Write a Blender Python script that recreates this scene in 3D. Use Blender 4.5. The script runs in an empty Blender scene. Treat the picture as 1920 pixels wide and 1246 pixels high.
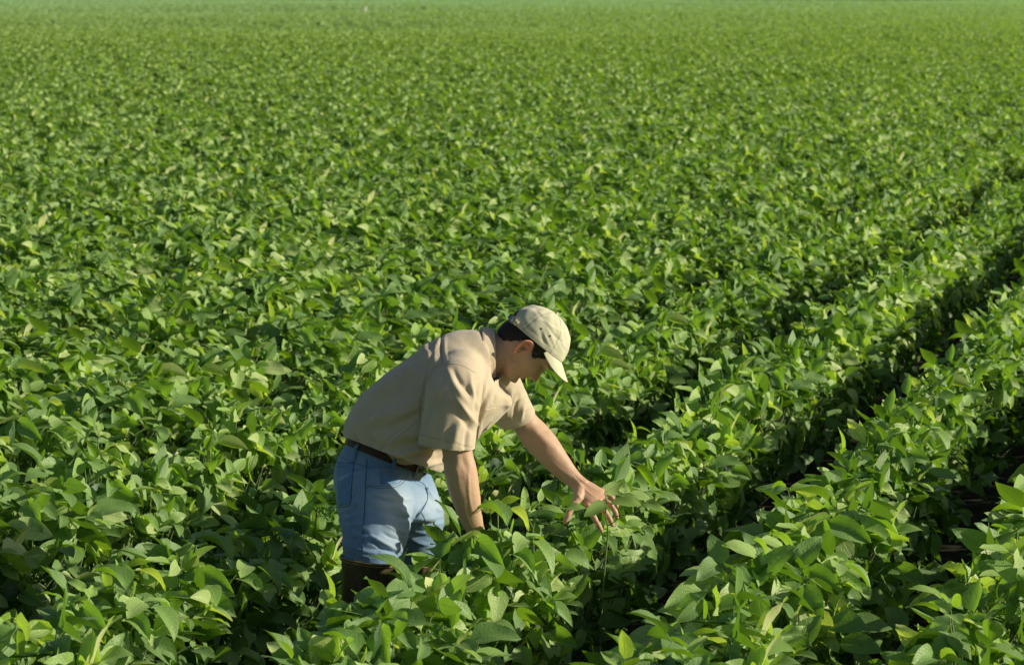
import bpy, bmesh, math, random
import numpy as np
from mathutils import Vector, Matrix, noise
from math import sin, cos, pi, radians, sqrt, exp

S = bpy.context.scene
COL = S.collection
S.view_settings.view_transform = 'Standard'
S.view_settings.look = 'None'
S.view_settings.exposure = 0
S.view_settings.gamma = 1
S.render.engine = 'CYCLES'
S.cycles.use_denoising = True
S.cycles.max_bounces = 8
S.cycles.diffuse_bounces = 4
S.cycles.glossy_bounces = 2
S.cycles.transmission_bounces = 4
S.cycles.sample_clamp_indirect = 3.0
S.render.use_persistent_data = False

# ---------------------------------------------------------------- camera
FPX = 5130.0                     # focal length in pixels of a 1920 wide frame
CAM_H = 2.38
PITCH = math.atan(653 / FPX)
cam_d = bpy.data.cameras.new('camera')
cam = bpy.data.objects.new('camera', cam_d); COL.objects.link(cam)
cam_d.sensor_width = 36; cam_d.lens = FPX / 1920 * 36
cam_d.clip_start = 0.1; cam_d.clip_end = 6000
cam.location = (0, 0, CAM_H)
cam.rotation_euler = (pi / 2 - PITCH, 0, 0)
cam_d.dof.use_dof = True
cam_d.dof.focus_distance = 8.9
cam_d.dof.aperture_fstop = 7.5
S.camera = cam

# ---------------------------------------------------------------- light
SUN_EL = radians(21.5); SUN_AZ = radians(-2)      # azimuth measured from +X towards +Y
sd = Vector((cos(SUN_EL) * cos(SUN_AZ), cos(SUN_EL) * sin(SUN_AZ), sin(SUN_EL)))
sun_d = bpy.data.lights.new('sun', 'SUN'); sun_d.energy = 5.0; sun_d.angle = radians(0.6)
sun_d.color = (1.0, 0.94, 0.73)
sun = bpy.data.objects.new('sun', sun_d); COL.objects.link(sun)
sun.location = (20, 0, 12)
sun.rotation_euler = sd.to_track_quat('Z', 'Y').to_euler()
W = bpy.data.worlds.new('World'); S.world = W; W.use_nodes = True
wn = W.node_tree; wn.nodes.clear()
sky = wn.nodes.new('ShaderNodeTexSky'); sky.sky_type = 'NISHITA'; sky.sun_disc = False
sky.sun_elevation = SUN_EL
sky.sun_rotation = pi / 2 - SUN_AZ
sky.air_density = 1.0; sky.dust_density = 1.5; sky.ozone_density = 1.5
bg = wn.nodes.new('ShaderNodeBackground'); bg.inputs[1].default_value = 0.064
wo = wn.nodes.new('ShaderNodeOutputWorld')
wn.links.new(sky.outputs[0], bg.inputs[0]); wn.links.new(bg.outputs[0], wo.inputs[0])

# ---------------------------------------------------------------- helpers
class NT:
    """small node-tree writer"""
    def __init__(s, name):
        s.m = bpy.data.materials.new(name); s.m.use_nodes = True
        s.t = s.m.node_tree; s.t.nodes.clear()
        s.out = s.n('ShaderNodeOutputMaterial')
    def n(s, typ, **kw):
        nd = s.t.nodes.new(typ)
        for k, v in kw.items():
            if k.startswith('i_'):
                nd.inputs[k[2:].replace('_', ' ')].default_value = v
            else: setattr(nd, k, v)
        return nd
    def l(s, a, b): s.t.links.new(a, b)
    def val(s, sock, v):
        if hasattr(v, 'is_output'): s.l(v, sock)
        else: sock.default_value = v
    def math(s, op, a, b=0.0, c=None, clamp=False):
        nd = s.n('ShaderNodeMath', operation=op, use_clamp=clamp)
        s.val(nd.inputs[0], a); s.val(nd.inputs[1], b)
        if c is not None: s.val(nd.inputs[2], c)
        return nd.outputs[0]
    def mix(s, f, a, b, bt='MIX'):
        nd = s.n('ShaderNodeMix', data_type='RGBA', blend_type=bt)
        s.val(nd.inputs[0], f)
        for q, v in ((6, a), (7, b)):
            if hasattr(v, 'is_output'): s.l(v, nd.inputs[q])
            else: nd.inputs[q].default_value = (*v, 1) if len(v) == 3 else v
        return nd.outputs[2]
    def ramp(s, f, stops):
        nd = s.n('ShaderNodeValToRGB'); s.l(f, nd.inputs[0])
        e = nd.color_ramp.elements
        while len(e) < len(stops): e.new(0.5)
        for q, (p, c) in zip(e, stops):
            q.position = p; q.color = (*c, 1) if len(c) == 3 else (c[0],) * 3 + (1,)
        return nd.outputs[0]
    def noise(s, scale, detail=3, rough=0.5, vec=None, dim='3D'):
        nd = s.n('ShaderNodeTexNoise', i_Scale=scale, i_Detail=detail, i_Roughness=rough)
        if vec is not None: s.l(vec, nd.inputs['Vector'])
        return nd.outputs[0]
    def mr(s, v, a, b, c=0.0, d=1.0, smooth=False):
        nd = s.n('ShaderNodeMapRange'); nd.clamp = True
        if smooth: nd.interpolation_type = 'SMOOTHSTEP'
        s.l(v, nd.inputs[0])
        for q, x in zip((1, 2, 3, 4), (a, b, c, d)): s.val(nd.inputs[q], x)
        return nd.outputs[0]
    def bump(s, h, strength, dist, normal=None):
        nd = s.n('ShaderNodeBump', i_Strength=strength, i_Distance=dist)
        s.l(h, nd.inputs['Height'])
        if normal is not None: s.l(normal, nd.inputs['Normal'])
        return nd.outputs[0]
    def pbr(s, col, rough=0.6, normal=None, spec=0.5, **kw):
        p = s.n('ShaderNodeBsdfPrincipled')
        s.val(p.inputs['Base Color'], col if hasattr(col, 'is_output') else (*col, 1))
        s.val(p.inputs['Roughness'], rough)
        s.val(p.inputs['Specular IOR Level'], spec)
        for k, v in kw.items(): s.val(p.inputs[k.replace('_', ' ')], v)
        if normal is not None: s.l(normal, p.inputs['Normal'])
        return p.outputs[0]
    def end(s, sh):
        s.l(sh, s.out.inputs[0]); return s.m

def tag(o, label=None, cat=None, group=None, kind=None):
    if label: o['label'] = label
    if cat: o['category'] = cat
    if group: o['group'] = group
    if kind: o['kind'] = kind
    return o
def empty(name, loc, rz=0.0):
    o = bpy.data.objects.new(name, None); COL.objects.link(o)
    o.location = loc; o.rotation_euler = (0, 0, rz); o.empty_display_size = 0.1
    return o
def link(name, me, mats, parent=None, smooth=True):
    o = bpy.data.objects.new(name, me); COL.objects.link(o)
    for m in (mats if isinstance(mats, (list, tuple)) else [mats]): me.materials.append(m)
    if parent is not None: o.parent = parent
    if smooth: me.polygons.foreach_set('use_smooth', np.ones(len(me.polygons), bool))
    return o

# ---------------------------------------------------------------- terrain
TH = math.atan((2460 - 960) / FPX)       # bearing of the crop rows, from +Y towards +X
TT = math.tan(TH)
ROW_DX = 0.90                           # row spacing measured along X
PERP = ROW_DX * cos(TH)
def furrow_x(y, k=0): return -0.43 + (y - 8.7) * TT + k * ROW_DX
def sm(a, b, t):
    t = np.clip((t - a) / (b - a), 0, 1); return t * t * (3 - 2 * t)
def terr(x, y):
    x = np.asarray(x, float); y = np.asarray(y, float)
    far = sm(35, 80, y)
    g = 0.10 * np.sin(x * 0.11 + y * 0.045) + 0.08 * np.sin(x * -0.07 + y * 0.083 + 1.3)
    dip1 = -0.55 * np.exp(-((y - 128) / 9.0) ** 2) * (1 - sm(-9, 4, x))
    dip2 = -0.50 * np.exp(-((y - 190) / 10.0) ** 2) * np.exp(-((x + 8) / 14) ** 2)
    return far * g + dip1 + dip2
# ================================================================ FIELD
def soil_mat():
    t = NT('soil')
    n1 = t.noise(14, 5, 0.6); n2 = t.noise(2.2, 3)
    c = t.ramp(n1, [(0.3, (0.012, 0.010, 0.006)), (0.7, (0.040, 0.032, 0.018))])
    c = t.mix(t.math('MULTIPLY', n2, 0.4), c, (0.02, 0.03, 0.01))
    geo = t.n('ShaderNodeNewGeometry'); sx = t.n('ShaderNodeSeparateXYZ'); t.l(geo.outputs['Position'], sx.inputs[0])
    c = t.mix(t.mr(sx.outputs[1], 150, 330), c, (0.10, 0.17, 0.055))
    return t.end(t.pbr(c, 0.95, t.bump(n1, 0.8, 0.03), 0.2))

def leaf_mat(name='leaf'):
    t = NT(name)
    at = t.n('ShaderNodeAttribute', attribute_name='leafcol'); sc = t.n('ShaderNodeSeparateColor')
    t.l(at.outputs['Color'], sc.inputs[0])
    r1, r2, age = sc.outputs[0], sc.outputs[1], sc.outputs[2]
    uv = t.n('ShaderNodeUVMap'); uv.uv_map = 'UVMap'
    su = t.n('ShaderNodeSeparateXYZ'); t.l(uv.outputs[0], su.inputs[0])
    u = t.math('ABSOLUTE', t.math('SUBTRACT', su.outputs[0], 0.5)); v = su.outputs[1]
    # veins: a pale midrib and pinnate side veins
    mid = t.mr(u, 0.0, 0.035, 1.0, 0.0, True)
    ph = t.math('MULTIPLY', t.math('SUBTRACT', v, t.math('MULTIPLY', u, 0.75)), 7.5)
    fr = t.math('ABSOLUTE', t.math('SUBTRACT', t.math('FRACT', ph), 0.5))
    side = t.math('MULTIPLY', t.mr(fr, 0.0, 0.07, 1.0, 0.0, True), t.mr(u, 0.25, 0.46, 1.0, 0.25))
    vein = t.math('MAXIMUM', mid, t.math('MULTIPLY', side, 0.55))
    # colour
    oi = t.n('ShaderNodeObjectInfo')
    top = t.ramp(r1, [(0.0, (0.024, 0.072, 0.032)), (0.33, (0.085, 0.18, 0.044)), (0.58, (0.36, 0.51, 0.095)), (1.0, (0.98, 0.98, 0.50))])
    top = t.mix(t.math('MULTIPLY', age, 0.8, clamp=True), top, (0.36, 0.54, 0.05))
    top = t.mix(t.mr(age, 1.4, 1.6, 0.0, 0.8), top, (0.62, 0.52, 0.09))
    n = t.noise(38, 3, 0.6); tc = t.n('ShaderNodeTexCoord')
    top = t.mix(t.math('MULTIPLY', n, 0.35), top, (0.06, 0.12, 0.03))
    top = t.mix(t.math('MULTIPLY', vein, 0.35), top, (0.30, 0.40, 0.14))
    # leaf blemishes
    sp = t.noise(300, 2, 0.5)
    top = t.mix(t.math('MULTIPLY', t.mr(sp, 0.70, 0.76), t.mr(r2, 0.5, 0.7)), top, (0.20, 0.19, 0.07))
    geo = t.n('ShaderNodeNewGeometry')
    back = t.mix(0.55, top, (0.36, 0.56, 0.18))
    col = t.mix(geo.outputs['Backfacing'], top, back)
    # distance haze painted into the leaf colour: paler, then bluer far away
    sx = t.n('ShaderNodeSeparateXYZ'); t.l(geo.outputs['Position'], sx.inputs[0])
    haze1 = t.mr(sx.outputs[1], 14, 110, 0.0, 0.48); haze2 = t.mr(sx.outputs[1], 80, 290, 0.0, 0.85)
    col = t.mix(haze1, col, (0.46, 0.56, 0.19)); col = t.mix(haze2, col, (0.46, 0.62, 0.50))
    hgt = t.math('ADD', t.math('MULTIPLY', vein, -0.8), t.math('MULTIPLY', t.noise(120, 2, 0.5), 0.9))
    nrm = t.bump(hgt, 0.5, 0.004)
    rough = t.math('ADD', t.math('MULTIPLY', r2, 0.20), 0.36)
    p = t.pbr(col, rough, nrm, 0.45, Sheen_Weight=0.04, Sheen_Roughness=0.45)
    tr = t.n('ShaderNodeBsdfTranslucent')
    tcol = t.mix(0.30, t.mix(1.0, col, (1.45, 1.75, 0.35), 'MULTIPLY'), (0.37, 0.60, 0.02))
    tcol = t.mix(t.math('MULTIPLY', vein, 0.3), tcol, (0.07, 0.14, 0.01))
    t.l(tcol, tr.inputs[0]); t.l(nrm, tr.inputs['Normal'])
    ms = t.n('ShaderNodeMixShader'); ms.inputs[0].default_value = 0.36
    t.l(p, ms.inputs[1]); t.l(tr.outputs[0], ms.inputs[2])
    return t.end(ms.outputs[0])
def stem_mat():
    t = NT('stem')
    c = t.ramp(t.noise(30), [(0.3, (0.10, 0.17, 0.035)), (0.7, (0.20, 0.28, 0.08))])
    return t.end(t.pbr(c, 0.55, t.bump(t.noise(400), 0.3, 0.001), 0.4, Sheen_Weight=0.4))
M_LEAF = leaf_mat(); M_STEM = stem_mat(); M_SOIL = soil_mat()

NU, NV = 4, 7       # leaflet grid
def leaflet(L, Wd, fold, droop, wave, cup, rng):
    """vertices of one ovate, pointed leaflet lying along +x, face up"""
    v = np.linspace(0, 1, NV + 1); u = np.linspace(-1, 1, NU + 1)
    prof = np.sin(pi * np.clip(v, 0, 1) ** 0.72) ** 0.80 * (1 - 0.20 * v)
    prof[0] = 0.02; prof[-1] = 0.0
    U, V = np.meshgrid(u, v)
    half = prof[:, None] * Wd / 2
    y = U * half * math.cos(fold)
    z = np.abs(U) * half * math.sin(fold)
    ph = rng.uniform(0, 6.28)
    z += wave * np.sin(V * 9 + ph + U * 2.0) * np.abs(U) * L * 0.12
    z += cup * (U ** 2) * half * 0.5
    # bend along the midrib
    ang = -droop * V
    ds = L / NV
    x = np.zeros_like(V); zz = np.zeros_like(V)
    for i in range(1, NV + 1):
        a = -droop * (i - 0.5) / NV
        x[i] = x[i - 1] + ds * math.cos(a); zz[i] = zz[i - 1] + ds * math.sin(a)
    X = x - z * np.sin(ang); Z = zz + z * np.cos(ang)
    y = y + rng.uniform(-.10, .10) * V ** 2 * L
    return np.stack([X, y, Z], -1).reshape(-1, 3), np.stack([(U + 1) / 2, V], -1).reshape(-1, 2)
LF = []
for i in range(NV):
    for j in range(NU):
        a = i * (NU + 1) + j
        LF.append((a, a + 1, a + NU + 2, a + NU + 1))
LF = np.array(LF)

SUNTURN = 0.20
_a = SUN_AZ + TH - .0
SUNL = np.array([cos(_a), sin(_a)])     # the sun's bearing in a plant's own axes
class LeafMesh:
    def __init__(s): s.v = []; s.f = []; s.uv = []; s.c = []; s.n = 0
    def add(s, verts, uv, col):
        s.v.append(verts); s.f.append(LF + s.n); s.uv.append(uv); s.c.append(np.tile(col, (len(verts), 1))); s.n += len(verts)
    def mesh(s, name):
        V = np.concatenate(s.v); F = np.concatenate(s.f); UV = np.concatenate(s.uv); C = np.concatenate(s.c)
        me = bpy.data.meshes.new(name)
        me.vertices.add(len(V)); me.vertices.foreach_set('co', V.astype(np.float32).ravel())
        me.loops.add(F.size); me.loops.foreach_set('vertex_index', F.astype(np.int32).ravel())
        me.polygons.add(len(F)); me.polygons.foreach_set('loop_start', np.arange(0, F.size, 4, dtype=np.int32))
        me.update(calc_edges=True)
        ul = me.uv_layers.new(name='UVMap'); ul.data.foreach_set('uv', UV[F.ravel()].astype(np.float32).ravel())
        ca = me.color_attributes.new('leafcol', 'FLOAT_COLOR', 'POINT')
        ca.data.foreach_set('color', np.concatenate([C, np.ones((len(C), 1))], 1).astype(np.float32).ravel())
        return me

def frame(d, up):
    d = d / np.linalg.norm(d)
    y = np.cross(up, d); y /= np.linalg.norm(y)
    z = np.cross(d, y)
    return np.stack([d, y, z], 0)      # rows

def tube_bm(bm, pts, rads, seg=5):
    rings = []
    for i, p in enumerate(pts):
        a = pts[max(i - 1, 0)]; b = pts[min(i + 1, len(pts) - 1)]
        d = (Vector(b) - Vector(a)).normalized()
        q = d.to_track_quat('Z', 'Y')
        rings.append([bm.verts.new(Vector(p) + q @ Vector((cos(t * 2 * pi / seg), sin(t * 2 * pi / seg), 0)) * rads[i]) for t in range(seg)])
    for r0, r1 in zip(rings, rings[1:]):
        for t in range(seg):
            bm.faces.new((r0[t], r0[(t + 1) % seg], r1[(t + 1) % seg], r1[t]))

def trifoliate(lm, bm, base, out, size, rng, col, tilt, roll, droop, spread=None):
    """a three-leaflet leaf at the end of a petiole; out is the direction the petiole ends in"""
    out = out / np.linalg.norm(out)
    up = np.array([0, 0, 1.0]) if abs(out[2]) < 0.95 else np.array([1.0, 0, 0])
    az = math.atan2(out[1], out[0])
    for k in range(3):
        a = az + (0 if k == 0 else (spread or 1.25) * (1 if k == 1 else -1)) + rng.normal(0, 0.18)
        pl = tilt + rng.normal(0, 0.22)
        d = np.array([cos(a) * cos(pl), sin(a) * cos(pl), sin(pl)])
        L = size * (1.12 if k == 0 else 0.95) * rng.uniform(0.9, 1.1)
        vs, uv = leaflet(L, L * rng.uniform(0.57, 0.73), rng.uniform(0.05, 0.55), droop + rng.normal(0, 0.3), rng.uniform(0, 0.5), rng.uniform(-0.4, 0.5), rng)
        R = frame(d, up)
        r = roll + rng.normal(0, 0.35)
        y = R[1] * cos(r) + R[2] * sin(r); z = np.cross(R[0], y)
        R = np.stack([R[0], y, z], 0)
        # soybean leaves turn their faces towards the sun (local +x, a little towards -y)
        th = SUNTURN + rng.normal(0, .45)
        ax_ = np.array([-SUNL[1], SUNL[0], 0.0]); K = np.array([[0, -ax_[2], ax_[1]], [ax_[2], 0, -ax_[0]], [-ax_[1], ax_[0], 0]])
        M_ = np.eye(3) + math.sin(th) * K + (1 - math.cos(th)) * (K @ K)
        R = R @ M_.T; d = R[0]
        off = d * (0.028 if k == 0 else 0.004)
        if k == 0 and bm is not None: tube_bm(bm, [base, base + off * 1.05], [0.0014, 0.0012], 4)
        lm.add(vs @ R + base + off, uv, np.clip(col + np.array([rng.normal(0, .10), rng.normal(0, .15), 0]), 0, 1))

def plant_meshes(seed, n=52, W_=0.165, H=0.58):
    """a bushy soybean plant; local x is across the row, local y along it"""
    rng = np.random.default_rng(seed)
    lm = LeafMesh(); bm = bmesh.new()
    stem = [np.array([rng.normal(0, .012), rng.normal(0, .012), z]) for z in np.linspace(-0.02, H * 0.86, 7)]
    tube_bm(bm, stem, [0.006, 0.006, 0.0055, 0.005, 0.004, 0.003, 0.002], 6)
    for q in range(4):          # side branches
        a = rng.uniform(0, 6.28); e = np.array([cos(a) * .17, sin(a) * .10, H * rng.uniform(.55, .75)])
        s0 = stem[2]; mdl = s0 * .5 + e * .5 + np.array([cos(a) * .03, sin(a) * .03, -.02])
        tube_bm(bm, [s0, mdl, e], [0.004, 0.0035, 0.002], 5)
    for i in range(n):
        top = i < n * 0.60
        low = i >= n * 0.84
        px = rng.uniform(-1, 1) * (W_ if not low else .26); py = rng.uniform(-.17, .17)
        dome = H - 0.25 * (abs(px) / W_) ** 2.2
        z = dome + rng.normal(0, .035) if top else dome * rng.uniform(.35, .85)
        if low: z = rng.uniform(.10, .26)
        young = rng.random() < 0.10 and top
        if young: z += rng.uniform(.03, .08)
        e = np.array([px, py, z])
        # petiole starts lower on the stem and arches out
        s = np.array([px * .22, py * .3, max(0.06, z - rng.uniform(.12, .22))])
        mdl = s * .5 + e * .5 + np.array([px * .06, py * .06, -.015])
        tube_bm(bm, [s, mdl, e], [0.0026, 0.0021, 0.0015], 4)
        outd = np.array([px * 1.1, py * 1.9, 0.0]) + np.array([rng.normal(0, .22), rng.normal(0, .22), 0.06])
        size = rng.uniform(.080, .118) * (0.72 if young else 1)
        tilt = rng.normal(-0.10, .36) + (0.75 if young or rng.random() < .10 else 0)
        col = np.array([rng.beta(.95, 1.05) if top else rng.uniform(0, .22), rng.random(), (rng.uniform(.3, 1) if young else (2.0 if rng.random() < .012 else 0))])  # lower, older leaves coloured darker to deepen the canopy's shade
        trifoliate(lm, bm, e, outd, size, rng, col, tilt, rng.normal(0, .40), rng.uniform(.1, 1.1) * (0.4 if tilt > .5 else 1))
    sm_ = bpy.data.meshes.new('soybean_stem'); bm.to_mesh(sm_); bm.free()
    return lm.mesh('soybean_foliage'), sm_

NVAR = 12
PLANTS = []
for s in range(NVAR):
    f, st = plant_meshes(100 + s, H=0.555 + 0.02 * (s % 3))
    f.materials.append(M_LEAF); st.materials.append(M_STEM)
    for me in (f, st): me.polygons.foreach_set('use_smooth', np.ones(len(me.polygons), bool))
    PLANTS.append((f, st))

# ---- every plant position of the field, row by row
rng = np.random.default_rng(7)
def gapscale(k, y):
    """how far a row leans into its furrows: tight rows beyond the man, spreading ones at the right edge"""
    if k in (-1, 0, 1, 2) and 9.6 < y < 60: return .82
    if k in (2, 3, 4) and y <= 9.6: return 1.10
    return 1.0
def positions():
    out = []
    STEP = 0.25
    for k in range(-240, 240):
        # row k lies midway between furrow k-1 and furrow k
        ys = np.arange(3.0, 305.0, STEP * cos(TH))
        ys = ys + rng.normal(0, .03, len(ys))
        xs = furrow_x(ys, k - 0.5)
        m = np.abs(xs) < 0.33 * ys + 2.5
        if not m.any(): continue
        xs, ys = xs[m], ys[m]
        xs = xs + rng.normal(0, .018, len(xs)) + 0.02 * np.sin(ys * 1.3 + k)
        if k >= 3: xs = xs - .15 * (1 - sm(9.5, 12.5, ys))      # this row stands a little closer near the camera
        out.append(np.stack([xs, ys, np.full(len(xs), k)], 1))
    return np.concatenate(out)
P_ALL = positions()
# thin the distant rows: one wider clump stands for several plants there
d = P_ALL[:, 1]
keep = rng.random(len(d)) < np.where(d < 90, 1.0, np.clip(90 / d, .42, 1))
P_ALL = P_ALL[keep]
px_ = P_ALL[:, 0]; py_ = P_ALL[:, 1]
# the man's legs stand in the furrow: no plant grows there
def near_seg(x, y, pts, r):
    m = np.zeros(len(x), bool)
    for (a, b) in pts: m |= (x - a) ** 2 + (y - b) ** 2 < r * r
    return m
CLEAR = near_seg(px_, py_, [(-.46, 8.45), (-.44, 8.7), (-.30, 8.9)], 0.22)
P_ALL = np.concatenate([P_ALL[~CLEAR], [[-.05, 8.36, 1]]]); px_ = P_ALL[:, 0]; py_ = P_ALL[:, 1]
# in view: the plant's top projects inside the frame
topy = -30 + (CAM_H - 0.55) / py_ * FPX
sx_ = 960 + px_ / py_ * FPX
inview = (np.abs(px_ / py_) < 0.187 + 0.12 / py_) & (topy < 1246 + 150)
order = np.argsort(np.where(inview, py_, 1e9))
near = order[:296]
isnear = np.zeros(len(P_ALL), bool); isnear[near] = True
print('plants total', len(P_ALL), 'individual to y', py_[near].max())

ROWNAME = {
 -4: 'in a row well behind the man, upper left of the field', }
def row_label(k, y, x):
    k = int(k)
    if k == 1:
        if y < 7.9: return 'soybean plant in front of the man, in the row he reaches into', 'row in front of the man'
        if y < 9.6: return 'soybean plant beside the man, in the row under his hands', 'row under the hands'
        return 'soybean plant beyond the man, farther along the row he reaches into', 'row under the hands, far end'
    if k == 2: return 'soybean plant in the first row right of the one the man reaches into', 'first row right of the handled row'
    if k == 3: return 'soybean plant in the second row right of the one the man reaches into', 'second row right of the handled row'
    if k >= 4: return 'soybean plant at the right edge, past the second dark furrow right of the man', 'rows at the right edge'
    if k == 0:
        if y < 8.6: return 'soybean plant at lower left, in the row just left of the dark boots', 'row at the left of the man'
        return 'soybean plant behind the man, in the row touching his back and trousers', 'row behind the back of the man'
    if k == -1: return 'soybean plant in the second row on the left side of the man', 'second row left of the man'
    if k == -2: return 'soybean plant in the third row on the left side of the man', 'third row left of the man'
    if k == -3: return 'soybean plant in the fourth row on the left side of the man', 'fourth row left of the man'
    if k == -4: return 'soybean plant in the fifth row on the left side of the man', 'fifth row left of the man'
    return 'soybean plant at the far left, beyond the fifth row left of the man', 'rows at the far left'

rr = random.Random(3)
SRC = []
def put_plant(x, y, k, var, rz, sc, label=None, group=None):
    root = empty('soybean_plant', (x, y, float(terr(x, y))), rz)
    root.scale = sc
    if label is None: label, group = row_label(k, y, x)
    tag(root, label, 'plant', 'soybean plants in the ' + group if group else None)
    f = bpy.data.objects.new('foliage', PLANTS[var][0]); st = bpy.data.objects.new('stem', PLANTS[var][1])
    for o in (f, st): COL.objects.link(o); o.parent = root
    return root, f
vars_used = set()
for q, i in enumerate(near):
    x, y, k = P_ALL[i]
    var = q % NVAR if q < NVAR else rr.randrange(NVAR)
    s = rr.uniform(.92, 1.12)
    zz = s * rr.uniform(.93, 1.07)
    if .05 < x < .75 and 8.5 < y < 9.25: zz = min(max(zz, .97), 1.0)
    xx = s * rr.uniform(.94, 1.06) * gapscale(k, y)
    if i == len(P_ALL) - 1: zz = 1.22
    root, f = put_plant(x, y, k, var, -TH + rr.uniform(-.35, .35), (xx, s, zz))
    if len(SRC) < NVAR and q < NVAR: SRC.append(f)

# ---- the rest of the crop: one object, instanced on points
rest = P_ALL[~isnear]
me = bpy.data.meshes.new('soybean_crop')
n = len(rest)
co = np.stack([rest[:, 0], rest[:, 1], terr(rest[:, 0], rest[:, 1])], 1)
me.vertices.add(n); me.vertices.foreach_set('co', co.astype(np.float32).ravel())
yy = rest[:, 1]
wide = np.where(yy < 90, 1.0, np.sqrt(np.clip(yy / 90, 1, 2.4)))
rot = np.zeros((n, 3)); rot[:, 2] = -TH + rng.uniform(-.35, .35, n)
gs_ = np.array([gapscale(int(k), y) for y, k in rest[:, 1:3]])
sc = np.stack([rng.uniform(.88, 1.12, n) * gs_ * (1 + (wide - 1) * .5), rng.uniform(.88, 1.12, n) * wide, rng.uniform(.86, 1.14, n)], 1)
for nm, typ, arr in (('rot', 'FLOAT_VECTOR', rot), ('scl', 'FLOAT_VECTOR', sc)):
    a = me.attributes.new(nm, typ, 'POINT'); a.data.foreach_set('vector', arr.astype(np.float32).ravel())
a = me.attributes.new('pick', 'INT', 'POINT'); a.data.foreach_set('value', rng.integers(0, NVAR, n).astype(np.int32))
crop = bpy.data.objects.new('soybean_crop', me); COL.objects.link(crop)
tag(crop, 'dense green soybean crop in rows stretching away to the hazy horizon', 'crop', kind='stuff')
ng = bpy.data.node_groups.new('crop_rows', 'GeometryNodeTree')
ng.interface.new_socket('Geometry', in_out='INPUT', socket_type='NodeSocketGeometry')
ng.interface.new_socket('Geometry', in_out='OUTPUT', socket_type='NodeSocketGeometry')
gi = ng.nodes.new('NodeGroupInput'); go = ng.nodes.new('NodeGroupOutput')
join = ng.nodes.new('GeometryNodeJoinGeometry')
for f in SRC:
    oi = ng.nodes.new('GeometryNodeObjectInfo'); oi.inputs['Object'].default_value = f
    oi.inputs['As Instance'].default_value = True; oi.transform_space = 'ORIGINAL'
    ng.links.new(oi.outputs['Geometry'], join.inputs[0])
ip = ng.nodes.new('GeometryNodeInstanceOnPoints'); ip.inputs['Pick Instance'].default_value = True
def named(nm, dt):
    a = ng.nodes.new('GeometryNodeInputNamedAttribute'); a.data_type = dt; a.inputs[0].default_value = nm
    return a.outputs[0]
ng.links.new(gi.outputs[0], ip.inputs['Points']); ng.links.new(join.outputs[0], ip.inputs['Instance'])
ng.links.new(named('pick', 'INT'), ip.inputs['Instance Index'])
ng.links.new(named('rot', 'FLOAT_VECTOR'), ip.inputs['Rotation'])
ng.links.new(named('scl', 'FLOAT_VECTOR'), ip.inputs['Scale'])
ng.links.new(ip.outputs[0], go.inputs[0])
mod = crop.modifiers.new('crop_rows', 'NODES'); mod.node_group = ng
print('crop instances', n)

# ---- soil
def grid_mesh(name, xs, ys, z0=0.0):
    X, Y = np.meshgrid(xs, ys); Z = terr(X, Y) + z0
    V = np.stack([X, Y, Z], -1).reshape(-1, 3); w = len(xs)
    F = [(j * w + i, j * w + i + 1, (j + 1) * w + i + 1, (j + 1) * w + i) for j in range(len(ys) - 1) for i in range(w - 1)]
    me = bpy.data.meshes.new(name); me.from_pydata(V.tolist(), [], F); return me
xs = np.concatenate([[-3000, -900, -300], np.linspace(-120, 120, 81), [300, 900, 3000]])
ys = np.concatenate([[-300, -60, -10], np.linspace(0, 320, 161), [500, 1000, 2500, 5500]])
tag(link('ground', grid_mesh('ground', xs, ys), M_SOIL), kind='structure')
# ================================================================ MAN
CP, SP = cos(PITCH), sin(PITCH)
def P(px, py, dy=0.0):
    """point of the photograph taken back into the field at depth 8.7 + dy"""
    a = (px - 960) / FPX; b = -(py - 623) / FPX
    d = np.array([a, CP + b * SP, -SP + b * CP]); t = (8.7 + dy) / d[1]
    return np.array([0, 0, CAM_H]) + d * t
def proj(v):
    """vertices (n,3) -> photo pixels (n,2)"""
    q = v - np.array([0, 0, CAM_H])
    f = q[:, 1] * CP - q[:, 2] * SP; u = q[:, 1] * SP + q[:, 2] * CP
    return np.stack([960 + q[:, 0] / f * FPX, 623 - u / f * FPX], 1)
PM = 8.7 / FPX * 1.003             # metres per photo pixel at the man
def nrm(v): v = np.asarray(v, float); return v / np.linalg.norm(v)

def crom(a, k):
    """Catmull-Rom resample of rows of a, k steps per span"""
    a = np.asarray(a, float); out = []
    n = len(a)
    for i in range(n - 1):
        p0 = a[max(i - 1, 0)]; p1 = a[i]; p2 = a[i + 1]; p3 = a[min(i + 2, n - 1)]
        for j in range(k):
            t = j / k
            out.append(.5 * ((2 * p1) + (-p0 + p2) * t + (2 * p0 - 5 * p1 + 4 * p2 - p3) * t * t + (-p0 + 3 * p1 - 3 * p2 + p3) * t ** 3))
    out.append(a[-1]); return np.array(out)

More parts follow.
